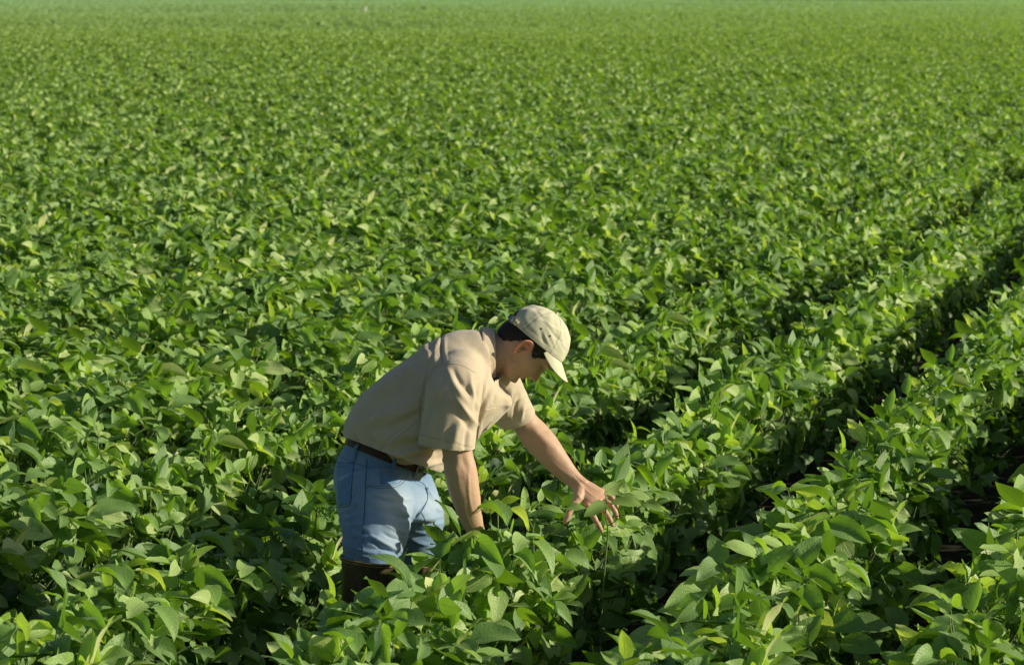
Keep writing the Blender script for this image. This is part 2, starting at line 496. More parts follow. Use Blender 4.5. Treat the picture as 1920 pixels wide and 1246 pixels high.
class MB:
    def __init__(s): s.v = []; s.f = []; s.n = 0
    def add(s, V, F):
        V = np.asarray(V, float); s.v.append(V); s.f += [tuple(i + s.n for i in f) for f in F]; s.n += len(V)
    def mesh(s, name):
        me = bpy.data.meshes.new(name); me.from_pydata(np.concatenate(s.v).tolist(), [], s.f); me.update(); return me
    def rings(s, R, cap=True, closed=True):
        """R (m, seg, 3)"""
        m, seg, _ = R.shape; F = []
        for i in range(m - 1):
            for j in range(seg if closed else seg - 1):
                k = (j + 1) % seg
                F.append((i * seg + j, i * seg + k, (i + 1) * seg + k, (i + 1) * seg + j))
        V = R.reshape(-1, 3)
        if cap:
            V = np.concatenate([V, [R[0].mean(0)], [R[-1].mean(0)]]); b = m * seg
            for j in range(seg):
                k = (j + 1) % seg
                F.append((b, k, j)); F.append((b + 1, (m - 1) * seg + j, (m - 1) * seg + k))
        s.add(V, F)
    def tube(s, pts, ra, rb=None, ref=(0, 1, 0), k=6, seg=24, ex=2.0, round_end=True):
        """lofted tube; ra is the half size across ref x axis, rb the half size along ref"""
        pts = np.asarray(pts, float); ra = np.asarray(ra, float) * np.ones(len(pts))
        rb = ra if rb is None else np.asarray(rb, float) * np.ones(len(pts))
        D = crom(np.concatenate([pts, ra[:, None], rb[:, None]], 1), k)
        C = D[:, :3]; A = np.gradient(C, axis=0); A /= np.linalg.norm(A, axis=1)[:, None]
        if round_end:
            for e, sg in ((0, -1), (-1, 1)):
                ext = []
                for q in (.45, .8, .98):
                    w = sqrt(1 - q * q)
                    ext.append(np.concatenate([C[e] + A[e] * sg * q * min(D[e, 3], D[e, 4]), D[e, 3:] * max(w, .1)]))
                ext = np.array(ext)
                if e == 0: D = np.concatenate([ext[::-1], D]); A = np.concatenate([[A[0]] * 3, A]); C = D[:, :3]
                else: D = np.concatenate([D, ext]); A = np.concatenate([A, [A[-1]] * 3]); C = D[:, :3]
        ref = np.asarray(ref, float)
        R = []
        t = np.arange(seg) / seg * 2 * pi
        cx = np.sign(np.cos(t)) * np.abs(np.cos(t)) ** (2 / ex); sy = np.sign(np.sin(t)) * np.abs(np.sin(t)) ** (2 / ex)
        for c, a, r1, r2 in zip(C, A, D[:, 3], D[:, 4]):
            y = ref - a * ref.dot(a); y = nrm(y); x = np.cross(y, a)
            R.append(c + np.outer(cx * r1, x) + np.outer(sy * r2, y))
        s.rings(np.array(R))

def evaluated(me, mods):
    o = bpy.data.objects.new('work', me); COL.objects.link(o)
    for typ, kw in mods:
        m = o.modifiers.new('m', typ)
        for k, v in kw.items(): setattr(m, k, v)
    bpy.context.view_layer.update()
    dg = bpy.context.evaluated_depsgraph_get()
    r = bpy.data.meshes.new_from_object(o.evaluated_get(dg))
    bpy.data.objects.remove(o); bpy.data.meshes.remove(me)
    return r
def getco(me):
    a = np.empty(len(me.vertices) * 3, np.float32); me.vertices.foreach_get('co', a); return a.reshape(-1, 3).astype(float)
def setco(me, v): me.vertices.foreach_set('co', v.astype(np.float32).ravel()); me.update()
def normals(me):
    a = np.empty(len(me.vertices) * 3, np.float32); me.vertices.foreach_get('normal', a) if False else me.vertex_normals.foreach_get('vector', a)
    return a.reshape(-1, 3).astype(float)
def laplace(me, it, lam=.5, w=None):
    v = getco(me); e = np.empty(len(me.edges) * 2, np.int32); me.edges.foreach_get('vertices', e); e = e.reshape(-1, 2)
    deg = np.bincount(e.ravel(), minlength=len(v)).astype(float)[:, None]
    for _ in range(it):
        s_ = np.zeros_like(v)
        for c in range(3):
            s_[:, c] = np.bincount(e[:, 0], v[e[:, 1], c], len(v)) + np.bincount(e[:, 1], v[e[:, 0], c], len(v))
        dlt = (s_ / deg - v) * lam
        v = v + (dlt if w is None else dlt * w[:, None])
    setco(me, v)
def remesh(mb, vox, it=2, name='m'):
    me = evaluated(mb.mesh(name), [('REMESH', dict(mode='VOXEL', voxel_size=vox, adaptivity=0.0))])
    laplace(me, it); return me
def fbm(v, scale, seed=0, oct_=3):
    """cheap smooth noise by sums of rotated sines"""
    r = np.random.default_rng(seed); out = np.zeros(len(v)); amp = 1
    for o in range(oct_):
        for q in range(4):
            k = nrm(r.normal(size=3)) * scale * (1.9 ** o) * r.uniform(.7, 1.3)
            out += amp * np.sin(v @ k + r.uniform(0, 6.28) + 1.3 * np.sin(v @ (np.roll(k, 1) * .7) + r.uniform(0, 6)))
        amp *= .55
    return out / 6
def seg_field(uv, x0, y0, x1, y1, w):
    """1 on the segment, gaussian fall-off across, faded along; uv in photo pixels"""
    d = np.array([x1 - x0, y1 - y0], float); L = np.linalg.norm(d); d /= L
    q = uv - np.array([x0, y0]); t = q @ d; s_ = q @ np.array([-d[1], d[0]])
    tt = np.clip(t / L, 0, 1); bow = 0.10 * L * (tt * (1 - tt)) * 4
    over = np.maximum(0, np.maximum(-t, t - L))
    return np.exp(-((s_ - bow * .5) / w) ** 2) * np.exp(-(over / (w * 1.5)) ** 2) * (.35 + .65 * np.sin(pi * np.clip(tt * .9 + .05, 0, 1)))
def folds(me, lst, front_only=True, gain=1.0):
    v = getco(me); n = normals(me); uv = proj(v)
    wt = np.clip(-n[:, 1] * 2.5 + .6, 0, 1) if front_only else 1
    h = np.zeros(len(v))
    for (x0, y0, x1, y1, w, a) in lst: h += seg_field(uv, x0, y0, x1, y1, w) * a * gain
    setco(me, v + n * (h * wt)[:, None]); return h
def cut(me, co, no, keep_test):
    """slice the mesh open at a plane, dropping what lies beyond it near the given place"""
    bm = bmesh.new(); bm.from_mesh(me)
    co = Vector(co); no = Vector(no).normalized()
    fs = [f for f in bm.faces if keep_test(f.calc_center_median())]
    geom = list({v for f in fs for v in f.verts}) + list({e for f in fs for e in f.edges}) + fs
    bmesh.ops.bisect_plane(bm, geom=geom, plane_co=co, plane_no=no, clear_outer=False, clear_inner=False)
    dl = [f for f in bm.faces if keep_test(f.calc_center_median()) and (f.calc_center_median() - co).dot(no) > 1e-5]
    bmesh.ops.delete(bm, geom=dl, context='FACES')
    bm.to_mesh(me); bm.free(); return me
def setattr_col(me, name, arr):
    ca = me.color_attributes.new(name, 'FLOAT_COLOR', 'POINT')
    a = np.ones((len(me.vertices), 4), np.float32); a[:, :arr.shape[1]] = arr
    ca.data.foreach_set('color', a.ravel())

# ---------------------------------------------------------------- materials
def skin_mat():
    t = NT('skin')
    at = t.n('ShaderNodeAttribute', attribute_name='tint')
    n1 = t.noise(45, 4, .6); n2 = t.noise(420, 2, .6)
    c = t.mix(t.mr(n1, .3, .7), at.outputs['Color'], (0.66, 0.40, 0.26))
    c = t.mix(t.math('MULTIPLY', t.math('SUBTRACT', 1.0, at.outputs['Alpha']), 0.0), c, c)
    c = t.mix(0.55, at.outputs['Color'], c)
    c = t.mix(t.math('MULTIPLY', t.mr(n2, .56, .72), .38), c, (0.36, 0.18, 0.10))
    b = t.bump(t.math('ADD', n2, t.math('MULTIPLY', t.noise(90, 3), 1.5)), .35, .0015)
    return t.end(t.pbr(c, .5, b, .4, Subsurface_Weight=.06, Subsurface_Scale=.01, Sheen_Weight=.15))
def cloth_mat(name, c0, c1, wsc=900, tint=None, rough=.85, twill=False):
    t = NT(name)
    tc = t.n('ShaderNodeTexCoord')
    n1 = t.noise(9, 4, .6, tc.outputs['Object'])
    col = t.mix(t.mr(n1, .3, .7), c0, c1)
    at = t.n('ShaderNodeAttribute', attribute_name='tint'); sc = t.n('ShaderNodeSeparateColor'); t.l(at.outputs['Color'], sc.inputs[0])
    if tint: 
        for ch, q in zip(sc.outputs, tint): 
            if q is not None: col = t.mix(ch, col, q)
    n2 = t.noise(wsc, 2, .6, tc.outputs['Object'])
    col = t.mix(t.math('MULTIPLY', t.mr(n2, .35, .65), .35), col, tuple(x * .62 for x in c0))
    h = n2
    if twill:
        mp = t.n('ShaderNodeMapping'); mp.inputs['Scale'].default_value = (700, 700, 60); t.l(tc.outputs['Object'], mp.inputs[0])
        n3 = t.noise(1.0, 2, .5, mp.outputs[0]); col = t.mix(t.math('MULTIPLY', t.mr(n3, .45, .7), .5), col, tuple(min(1, x * 1.75 + .03) for x in c1))
        h = t.math('ADD', n2, n3)
    h = t.math('ADD', h, t.math('MULTIPLY', t.noise(60, 4, .6, tc.outputs['Object']), 1.6))
    return t.end(t.pbr(col, rough, t.bump(h, .45, .0016), .25, Sheen_Weight=.3, Sheen_Roughness=.5))
def simple_mat(name, c, rough, spec=.5, metal=0.0, bs=200, bd=.001, var=.5):
    t = NT(name); n1 = t.noise(bs, 3, .6); n0 = t.noise(18, 4, .6)
    col = t.mix(t.math('MULTIPLY', n0, var), c, tuple(x * .45 for x in c))
    return t.end(t.pbr(col, rough, t.bump(n1, .4, bd), spec, Metallic=metal))
def braid_mat():
    t = NT('braided_leather'); tc = t.n('ShaderNodeTexCoord')
    w1 = t.n('ShaderNodeTexWave', i_Scale=42.0, i_Distortion=0.0); w1.bands_direction = 'DIAGONAL'; t.l(tc.outputs['UV'], w1.inputs[0])
    vo = t.n('ShaderNodeTexVoronoi', i_Scale=170.0); t.l(tc.outputs['Object'], vo.inputs['Vector'])
    c = t.ramp(vo.outputs['Distance'], [(0.1, (0.13, 0.045, 0.03)), (0.6, (0.04, 0.014, 0.010))])
    return t.end(t.pbr(c, .45, t.bump(vo.outputs['Distance'], .8, -.003), .5))
def hair_mat():
    t = NT('hair'); tc = t.n('ShaderNodeTexCoord'); mp = t.n('ShaderNodeMapping')
    mp.inputs['Rotation'].default_value = (0, 0.6, 0); mp.inputs['Scale'].default_value = (60, 500, 700); t.l(tc.outputs['Object'], mp.inputs[0])
    n = t.noise(1.0, 3, .6, mp.outputs[0])
    c = t.ramp(n, [(0.3, (0.010, 0.007, 0.005)), (0.7, (0.045, 0.030, 0.020))])
    return t.end(t.pbr(c, .55, t.bump(n, .8, .002), .35))
def boot_mat():
    t = NT('rubber'); n0 = t.noise(16, 4, .7); n1 = t.noise(120, 3, .6)
    c = t.ramp(n0, [(0.3, (0.035, 0.027, 0.014)), (0.55, (0.085, 0.062, 0.028)), (0.75, (0.16, 0.115, 0.05))])
    return t.end(t.pbr(c, .42, t.bump(t.math('ADD', n1, n0), .4, .002), .5))
M_SKIN = skin_mat()
M_SHIRT = cloth_mat('khaki_cotton', (0.63, 0.51, 0.365), (0.73, 0.60, 0.44), 900, tint=((0.16, 0.115, 0.075), (0.56, 0.46, 0.34), None))
M_STITCH = simple_mat('khaki_thread', (0.46, 0.365, 0.25), .9, .2)
M_JEANS = cloth_mat('denim', (0.095, 0.20, 0.38), (0.15, 0.285, 0.48), 700, tint=((0.05, 0.09, 0.18), (0.82, 0.86, 0.86), None), twill=True)
M_JSTITCH = simple_mat('denim_thread', (0.075, 0.125, 0.20), .9, .2)
M_CAP = cloth_mat('faded_cap_cotton', (0.70, 0.66, 0.46), (0.78, 0.74, 0.54), 800, tint=((0.30, 0.27, 0.18), None, None))
M_BELT = braid_mat(); M_HAIR = hair_mat(); M_BOOT = boot_mat()
M_RIM = simple_mat('amber_rubber', (0.32, 0.20, 0.06), .4)
M_METAL = simple_mat('aged_metal', (0.42, 0.40, 0.33), .38, .5, .9)
M_EYELET = simple_mat('dark_eyelet', (0.03, 0.028, 0.02), .6)
M_STRAP = simple_mat('blue_grey_strap', (0.20, 0.26, 0.33), .8, .2)
M_BUTTON = simple_mat('horn_button', (0.30, 0.21, 0.13), .4)
M_LABEL = simple_mat('red_cloth', (0.30, 0.02, 0.02), .8)
M_LASH = simple_mat('dark_lashes', (0.02, 0.012, 0.01), .8, .1)

WC0 = P(717, 862)
# the man's Empty stands on the ground between his boots
MAN0 = Vector((-0.40, 8.66, 0.0))
man = empty('person', MAN0)
tag(man, 'man in khaki shirt, blue jeans and beige cap bending over among the soybean plants', 'person')
def put(name, me, mats, parent=None, smooth=True):
    """mesh in world coordinates -> part of the man (its origin at the Empty)"""
    v = getco(me) - np.array(MAN0); setco(me, v)
    return link(name, me, mats, man if parent is None else parent, smooth)

# ---------------------------------------------------------------- head frame
HC = P(980, 650, .035)
HU = nrm((.917, 0.03, .40)); HF = nrm((.40, 0.02, -.917)); HF = nrm(HF - HU * HF.dot(HU)); HL = np.cross(HU, HF)
HS = 0.98
def hw(p):
    p = np.atleast_2d(np.asarray(p, float)) * HS
    return HC + np.outer(p[:, 0], HF) + np.outer(p[:, 1], HL) + np.outer(p[:, 2], HU)
def hl(v):
    q = v - HC; return np.stack([q @ HF, q @ HL, q @ HU], 1) / HS
def it(z, tab): return np.interp(z, [a for a, b in tab], [b for a, b in tab])
T_XF = [(-.094, .050), (-.088, .074), (-.080, .088), (-.070, .0945), (-.058, .093), (-.05, .0915), (-.04, .0945), (-.03, .0965), (-.02, .0965), (0, .095), (.02, .0925), (.035, .092), (.05, .098), (.07, .098), (.09, .089), (.108, .068), (.122, .045), (.132, .022), (.1365, .0)]
T_XB = [(-.094, .0), (-.085, -.01), (-.07, -.035), (-.055, -.08), (-.03, -.093), (0, -.100), (.04, -.106), (.07, -.100), (.09, -.088), (.108, -.068), (.122, -.045), (.132, -.022), (.1365, .0)]
T_W = [(-.094, .022), (-.085, .036), (-.075, .045), (-.06, .054), (-.045, .061), (-.02, .067), (0, .071), (.03, .074), (.06, .074), (.09, .066), (.108, .053), (.122, .038), (.132, .020), (.1365, .0)]
def head_grid(nz=120, nf=132, off=0.0):
    zs = -.094 + (.1365 + .094) * (np.linspace(0, 1, nz)); zs[-1] = .13649
    ph = np.arange(nf) / nf * 2 * pi
    Z, F = np.meshgrid(zs, ph, indexing='ij')
    c, s_ = np.cos(F), np.sin(F)
    xf = it(Z, T_XF); xb = it(Z, T_XB); w = it(Z, T_W)
    xm = np.where(Z < -.05, (xf + xb) * .5 * np.clip((-.05 - Z) / .03, 0, 1), 0)     # jaw slices slide forward
    fr = np.where(c > 0, np.abs(c) ** (.86), 0); bk = np.where(c <= 0, np.abs(c) ** .9, 0)
    X = xm + (xf - xm) * fr + (xb - xm) * bk
    Y = w * np.sign(s_) * np.abs(s_) ** .92
    face = np.clip(c, 0, 1) ** .5
    g = lambda y0, z0, sy, sz: np.exp(-((np.abs(Y) - y0) / sy) ** 2 - ((Z - z0) / sz) ** 2)
    g1 = lambda z0, sz: np.exp(-((Z - z0) / sz) ** 2)
    dx = np.zeros_like(Z)
    nh = it(Z, [(-.030, 0), (-.023, .003), (-.018, .013), (-.012, .0245), (-.005, .0290), (.003, .0265), (.015, .019), (.028, .0115), (.038, .007), (.05, .003), (.06, 0)])
    nw = it(Z, [(-.02, .015), (-.01, .0155), (0, .0125), (.015, .0095), (.03, .009), (.05, .012)])
    dx += nh * np.exp(-(np.abs(Y) / nw) ** 2.6)
    dx += .006 * g(.016, -.012, .006, .008)                       # alae
    dx -= .0115 * g(.031, .034, .014, .011)                        # sockets
    dx += .0075 * g(.031, .031, .011, .0075)                       # lids
    dx += .0055 * g(.024, .052, .024, .007)                        # brow
    dx += .0048 * g(0, -.0285, .020, .0042) + .0055 * g(0, -.0405, .018, .0048)
    dx -= .0062 * g(0, -.0345, .022, .0020)
    dx -= .0032 * g(0, -.052, .022, .0055) + .0020 * g(0, -.022, .004, .005)
    dx += .0065 * g(0, -.070, .020, .012)
    dx -= .0025 * g(.030, -.026, .006, .014)                       # fold beside the mouth
    dx += .0040 * g(.046, .008, .016, .014)                        # cheek bone
    X = X + dx * face
    Y = Y + np.sign(Y) * .003 * np.exp(-((Z - .01) / .02) ** 2) * np.exp(-((X - .05) / .02) ** 2)
    Y = Y + np.sign(Y) * .004 * np.exp(-((Z + .062) / .016) ** 2) * np.exp(-((X - .018) / .022) ** 2)   # jaw corner
    if off:
        rr_ = np.sqrt((X - xm) ** 2 + Y ** 2) + 1e-6
        X = X + (X - xm) / rr_ * off; Y = Y + Y / rr_ * off; Z = Z + off * np.clip((Z - .06) / .07, 0, 1) ** 2
    return np.stack([X, Y, Z], -1)

# ---------------------------------------------------------------- body
B = MB()
G = head_grid(); R = hw(G.reshape(-1, 3)).reshape(G.shape); B.rings(R)
# neck and trunk (inside the clothes)
B.tube([P(890, 675, .03), P(915, 664, .035), P(940, 657, .035), P(962, 652, .035), P(978, 648, .035)], [.075, .0655, .061, .060, .055], [.072, .064, .060, .058, .05], k=5, seg=32)
B.tube([P(716, 888), P(732, 858), P(758, 815), P(795, 770), P(835, 728), P(868, 700), P(893, 682)], [.070, .085, .10, .11, .110, .100, .065], [.080, .10, .125, .14, .145, .125, .085], k=4, seg=32)
def limb(pts, ra, rb=None, ref=(0, 1, 0), **k): B.tube(pts, ra, rb, ref, **k)
# near (right) arm
limb([P(872, 692, -.07), P(862, 700, -.14), P(856, 750, -.185), P(856, 815, -.20), P(858, 850, -.205), P(864, 885, -.205), P(872, 925, -.20), P(882, 965, -.185), P(893, 998, -.17), P(900, 1018, -.16)],
     [.05, .058, .058, .052, .0475, .0515, .0475, .037, .0285, .029], [.055, .055, .052, .047, .043, .046, .043, .034, .022, .02], seg=28)
B.tube([P(838, 862, -.215), P(846, 872, -.225)], [.016, .014], seg=12)     # elbow point
# far (left) arm
limb([P(915, 700, .12), P(935, 722, .17), P(960, 757, .235), P(983, 789, .28), P(1003, 816, .285), P(1022, 838, .275), P(1045, 866, .262), P(1064, 887, .252), P(1080, 902, .245), P(1090, 912, .24)],
     [.058, .056, .050, .044, .0515, .050, .042, .034, .0285, .031], [.055, .052, .047, .043, .045, .044, .036, .028, .0215, .020], seg=28)
# legs inside the trousers and boots
for pts in ([P(712, 925, -.05), P(706, 970, -.11), P(700, 1035, -.19), P(694, 1120, -.16)], [P(752, 925, .08), P(774, 970, .11), P(778, 1035, .12), P(776, 1120, .16)]):
    limb(pts, [.070, .075, .055, .045], seg=20)

def frame_pts(o, d, side, q):
    """local (along, across, up) -> world"""
    d = nrm(d); side = nrm(np.asarray(side, float) - d * np.dot(side, d)); up = np.cross(d, side)
    return np.asarray(o) + q[0] * d + q[1] * side + q[2] * up
def finger(p0, p1, p2, p3, r):
    B.tube([p0, (np.asarray(p0) + p1) / 2, p1, (np.asarray(p1) + p2) / 2, p2, p3], [r * 1.02, r * .92, r * 1.04, r * .88, r * .95, r * .74], k=4, seg=14)
# left hand, palm down, thumb hanging towards the camera
wr = P(1086, 908, .243)
kn = [P(1104, 951, .175), P(1116, 941, .192), P(1125, 931, .215), P(1131, 921, .24)]   # index .. little
cen = (kn[1] + kn[2]) / 2
B.tube([wr, (wr * .55 + cen * .45), (wr * .15 + cen * .85), cen + (cen - wr) * .06], [.030, .040, .0435, .037], [.020, .018, .016, .012], ref=nrm(np.cross(cen - wr, kn[0] - kn[3])) , k=5, seg=24, ex=2.4)
for k_ in kn: B.tube([wr * .5 + k_ * .5, k_], [.011, .0108], seg=12)
finger(kn[0], P(1114, 970, .135), P(1122, 984, .125), P(1127, 993, .130), .0102)
finger(kn[1], P(1134, 958, .155), P(1143, 972, .145), P(1148, 983, .150), .0104)
finger(kn[2], P(1144, 945, .195), P(1153, 958, .185), P(1157, 969, .185), .0098)
finger(kn[3], P(1146, 930, .24), P(1153, 940, .235), P(1157, 949, .235), .0086)
finger(P(1084, 930, .20), P(1073, 950, .165), P(1065, 965, .155), P(1060, 978, .152), .0122)
B.tube([wr, P(1086, 928, .20), P(1078, 944, .175)], [.020, .018, .011], k=4, seg=14)
# right hand, mostly sunk between the leaves
wr2 = P(900, 1014, -.16)
kn2 = [P(918, 1056, -.115), P(909, 1059, -.135), P(900, 1060, -.158), P(891, 1058, -.18)]
cen2 = (kn2[1] + kn2[2]) / 2
B.tube([wr2, (wr2 + cen2) / 2, cen2], [.03, .038, .037], [.018, .016, .012], ref=nrm(np.cross(cen2 - wr2, kn2[0] - kn2[3])), k=5, seg=20, ex=2.4)
for i_, k_ in enumerate(kn2):
    dlt = np.array([.012, .012, -.036]) * (1, 1.08, 1.0, .82)[i_]
    finger(k_, k_ + dlt, k_ + dlt * 1.6 + [-.006, 0, -.004], k_ + dlt * 2.0 + [-.016, 0, -.006], (.0088, .009, .0085, .0075)[i_])
finger(P(912, 1030, -.13), P(924, 1046, -.105), P(930, 1062, -.10), P(929, 1073, -.10), .010)

# ear
def ear(sg):
    y0 = .0715
    path = [(.010, .000, .001), (.0155, .012, .004), (.013, .026, .007), (.002, .0345, .010), (-.011, .032, .013), (-.0195, .020, .0155), (-.0205, .004, .016), (-.016, -.010, .0135), (-.010, -.020, .009), (-.003, -.0285, .006), (.005, -.026, .003), (.008, -.018, .001)]
    pts = [hw((x - .006, sg * (y0 + y), z))[0] for x, z, y in path]
    B.tube(pts, [.003, .0034, .0036, .0038, .004, .004, .0038, .0036, .0042, .0050, .0042, .003], k=4, seg=10)
    anti = [(.003, .022, .006), (-.008, .016, .010), (-.012, .004, .0105), (-.009, -.010, .008), (-.001, -.016, .005)]
    B.tube([hw((x - .006, sg * (y0 + y), z))[0] for x, z, y in anti], [.0025, .0032, .0034, .0034, .003], k=4, seg=8)
    B.tube([hw((x - .006, sg * (y0 + y), z))[0] for x, z, y in [(.008, -.006, .004), (.0085, .001, .0045)]], [.0035, .003], k=3, seg=8)   # tragus
    # thin shell behind the rim
    q = []
    cx, cz = -.004, .003
    for k_ in range(5):
        f = k_ / 4
        rr_ = [(cx + (x - cx) * f, z0 * f + cz * (1 - f), y * f + .0015) for x, z0, y in path]
        q.append([hw((x - .006, sg * (y0 + y - .0022), z))[0] for x, z, y in rr_])
    q2 = [[np.asarray(p) - HL * sg * .0035 * (-1 if False else 1) for p in r] for r in q]
    R1 = np.array(q + q2[::-1]); B.rings(R1, cap=False)
ear(-1); ear(1)
body = remesh(B, .0024, 2, 'body')
V = getco(body); H = hl(V); uv = proj(V)
tint = np.tile(np.array([.60, .385, .255]), (len(V), 1))
def blend(c, w):
    global tint
    w = np.clip(w, 0, 1)[:, None]; tint = tint * (1 - w) + np.array(c) * w
gh = lambda x0, z0, sx, sz: np.exp(-((H[:, 0] - x0) / sx) ** 2 - ((H[:, 2] - z0) / sz) ** 2)
inhead = (np.linalg.norm(H, axis=1) < .19)
ay = np.abs(H[:, 1])
blend((.42, .28, .20), inhead * .6 * sm(-.015, -.045, H[:, 2]) * (H[:, 0] > .0) )             # beard shadow
blend((.50, .16, .12), inhead * np.exp(-((H[:, 2] + .0345) / .0085) ** 4) * np.exp(-(ay / .023) ** 4) * (H[:, 0] > .085) * .75)   # lips
blend((.18, .06, .05), inhead * np.exp(-((H[:, 2] + .0345) / .0016) ** 2) * np.exp(-(ay / .024) ** 4) * (H[:, 0] > .08) * .9)
blend((.10, .04, .03), inhead * np.exp(-((H[:, 2] + .0165) / .0028) ** 2 - ((ay - .0075) / .004) ** 2) * (H[:, 0] > .098))       # nostrils
blend((.55, .20, .13), inhead * .5 * np.exp(-((H[:, 2] + .005) / .012) ** 2 - (ay / .02) ** 2) * (H[:, 0] > .105))
blend((.85, .25, .14), inhead * (ay > .0735) * .8 * (np.abs(H[:, 0] + .01) < .04) * (np.abs(H[:, 2]) < .045))  # red glow of the backlit ears put into the tint
blend((.14, .05, .04), inhead * np.exp(-((H[:, 0] + .004) / .006) ** 2 - ((H[:, 2] + .002) / .008) ** 2) * (ay < .0755) * (ay > .06))
blend((.06, .035, .025), inhead * .8 * np.exp(-((H[:, 2] - .0535 + .1 * np.abs(ay - .03)) / .0035) ** 2) * np.exp(-((ay - .032) / .020) ** 4) * (H[:, 0] > .06))  # brow
blend((.07, .03, .025), inhead * .85 * np.exp(-((H[:, 2] - .0275) / .0014) ** 2) * np.exp(-((ay - .032) / .014) ** 4) * (H[:, 0] > .06))    # lashes of the lowered lid
blend((.05, .02, .02), inhead * np.exp(-((H[:, 0] - .047) / .002) ** 2 - ((H[:, 2] + .058) / .002) ** 2) * (H[:, 1] < 0))     # mole
hand = np.exp(-(((uv[:, 0] - 1125) / 45) ** 2 + ((uv[:, 1] - 950) / 40) ** 2))
blend((.55, .25, .17), .5 * hand)
nz1 = fbm(V, 45, 77, 3); blend((.66, .34, .24), .45 * np.clip(nz1, 0, 1)); nz2 = fbm(V, 120, 78, 2); blend((.46, .28, .18), .35 * np.clip(nz2, 0, 1))
setattr_col(body, 'tint', tint)
hv = fbm(V, 95, 5, 2) * .0006 + fbm(V, 40, 9, 2) * .0006
arm = 1 - inhead
setco(body, V + normals(body) * (hv * arm)[:, None])
# tendons and veins on the forearms and the back of the hand
folds(body, [(1075, 893, 1118, 932, 2.2, .0016), (1084, 893, 1126, 921, 2.0, .0014), (1070, 905, 1100, 944, 2.0, .0014), (1020, 850, 1070, 893, 4, .0018), (1000, 800, 1040, 840, 7, .003),
             (858, 860, 866, 935, 6, .003), (880, 880, 886, 960, 3, .0018), (870, 940, 884, 990, 2.5, .0016), (848, 868, 856, 885, 5, .003), (868, 855, 876, 880, 6, -.003)])
put('body', body, M_SKIN)

# ---------------------------------------------------------------- hair (short, dark)
def in_poly(x, y, poly):
    x = np.asarray(x); y = np.asarray(y); ins = np.zeros(x.shape, bool)
    n = len(poly)
    for i in range(n):
        x0, y0 = poly[i]; x1, y1 = poly[(i + 1) % n]
        c = ((y0 > y) != (y1 > y)) & (x < (x1 - x0) * (y - y0) / (y1 - y0 + 1e-12) + x0); ins ^= c
    return ins
HAIR = [(-.16, -.068), (-.09, -.066), (-.070, -.060), (-.052, -.050), (-.040, -.022), (-.030, .008), (-.022, .030), (-.008, .0385), (.004, .036), (.009, .024), (.025, .018), (.040, .021), (.050, .040), (.058, .055), (.075, .085), (.08, .2), (-.16, .2)]
Gh = head_grid(150, 160, .0035)
X, Y, Z = Gh[..., 0], Gh[..., 1], Gh[..., 2]
rng = np.random.default_rng(11)
msk = in_poly(X + rng.normal(0, .0012, X.shape), Z + rng.normal(0, .0012, X.shape), HAIR)
Vh = hw((Gh + np.stack([Y * 0, np.sign(Y) * .001, Y * 0], -1)).reshape(-1, 3)); nz, nf = X.shape
bumpy = (rng.normal(0, .0007, nz * nf)); Vh += np.outer(bumpy, HU) + np.outer(rng.normal(0, .0006, nz * nf), HL)
Fh = [(i * nf + j, i * nf + (j + 1) % nf, (i + 1) * nf + (j + 1) % nf, (i + 1) * nf + j) for i in range(nz - 1) for j in range(nf) if msk[i, j] and msk[i + 1, j] and msk[i, (j + 1) % nf]]
mb = MB(); mb.add(Vh, Fh); me = mb.mesh('hair')
me = evaluated(me, [('SOLIDIFY', dict(thickness=.004, offset=-1))])
put('hair', me, M_HAIR)

# ---------------------------------------------------------------- cap
ct = math.atan2(.100, .200); CN = np.array([-sin(ct), cos(ct)]); CA = np.array([cos(ct), sin(ct)])
CC = np.array([-.006, .047])
def capp(a, y, h):
    """cap frame (forward, left, up) -> head local -> world"""
    a = np.asarray(a, float); x = CC[0] + a * CA[0] + h * CN[0]; z = CC[1] + a * CA[1] + h * CN[1]
    return hw(np.stack([x, y * np.ones_like(x), z], -1).reshape(-1, 3))
CAL, CAW, CAH = .1135, .0835, .108
nf, nt = 120, 40
V = []; tc_ = []
for i in range(nt + 1):
    th = i / nt * (pi / 2) * .995
    for j in range(nf):
        f = j / nf * 2 * pi
        r = cos(th) ** .92; h = CAH * sin(th) ** .95
        seam = min(abs(((f / (2 * pi) * 6 + .5 * 0) % 1) - 0), abs(((f / (2 * pi) * 6) % 1) - 1)) / 6 * 2 * pi * r * CAL
        w = -.0016 * exp(-(seam / .0016) ** 2) * (th > .12) + .0009 * exp(-((seam - .0045) / .0018) ** 2)
        wr_ = .0013 * sin(f * 5 + 3 * sin(th * 4)) * sin(th * 2) ** 2 + .0009 * sin(f * 11 + th * 9) * sin(th * 2)
        if th < .12: w += .0012
        lump = .0025 * sin(f * 3 + 1.0) * cos(th)
        e = 1 + (w + wr_ + lump) / CAL
        V.append((CAL * r * cos(f) * e, CAW * r * sin(f) * e, h * e)); tc_.append(exp(-(seam / .0022) ** 2) * .5)
V = np.array(V)
F = []
for i in range(nt):
    for j in range(nf):
        k = (j + 1) % nf
        f = (j + .5) / nf * 2 * pi; th = (i + .5) / nt * pi / 2
        # arched opening above the back strap
        bx = (f - pi) * CAW; bh = CAH * sin(th)
        if (bx / .034) ** 2 + (bh / .044) ** 2 < 1: continue
        F.append((i * nf + j, i * nf + k, (i + 1) * nf + k, (i + 1) * nf + j))
V2 = capp(V[:, 0], 0, V[:, 2]) + np.outer(V[:, 1] * HS, HL)
# keep the arched edge smooth: pull vertices near it onto the ellipse
mb = MB(); mb.add(V2, F); me = mb.mesh('cap')
setattr_col(me, 'tint', np.stack([np.array(tc_), np.array(tc_) * 0, np.array(tc_) * 0], 1))
uv = proj(getco(me))
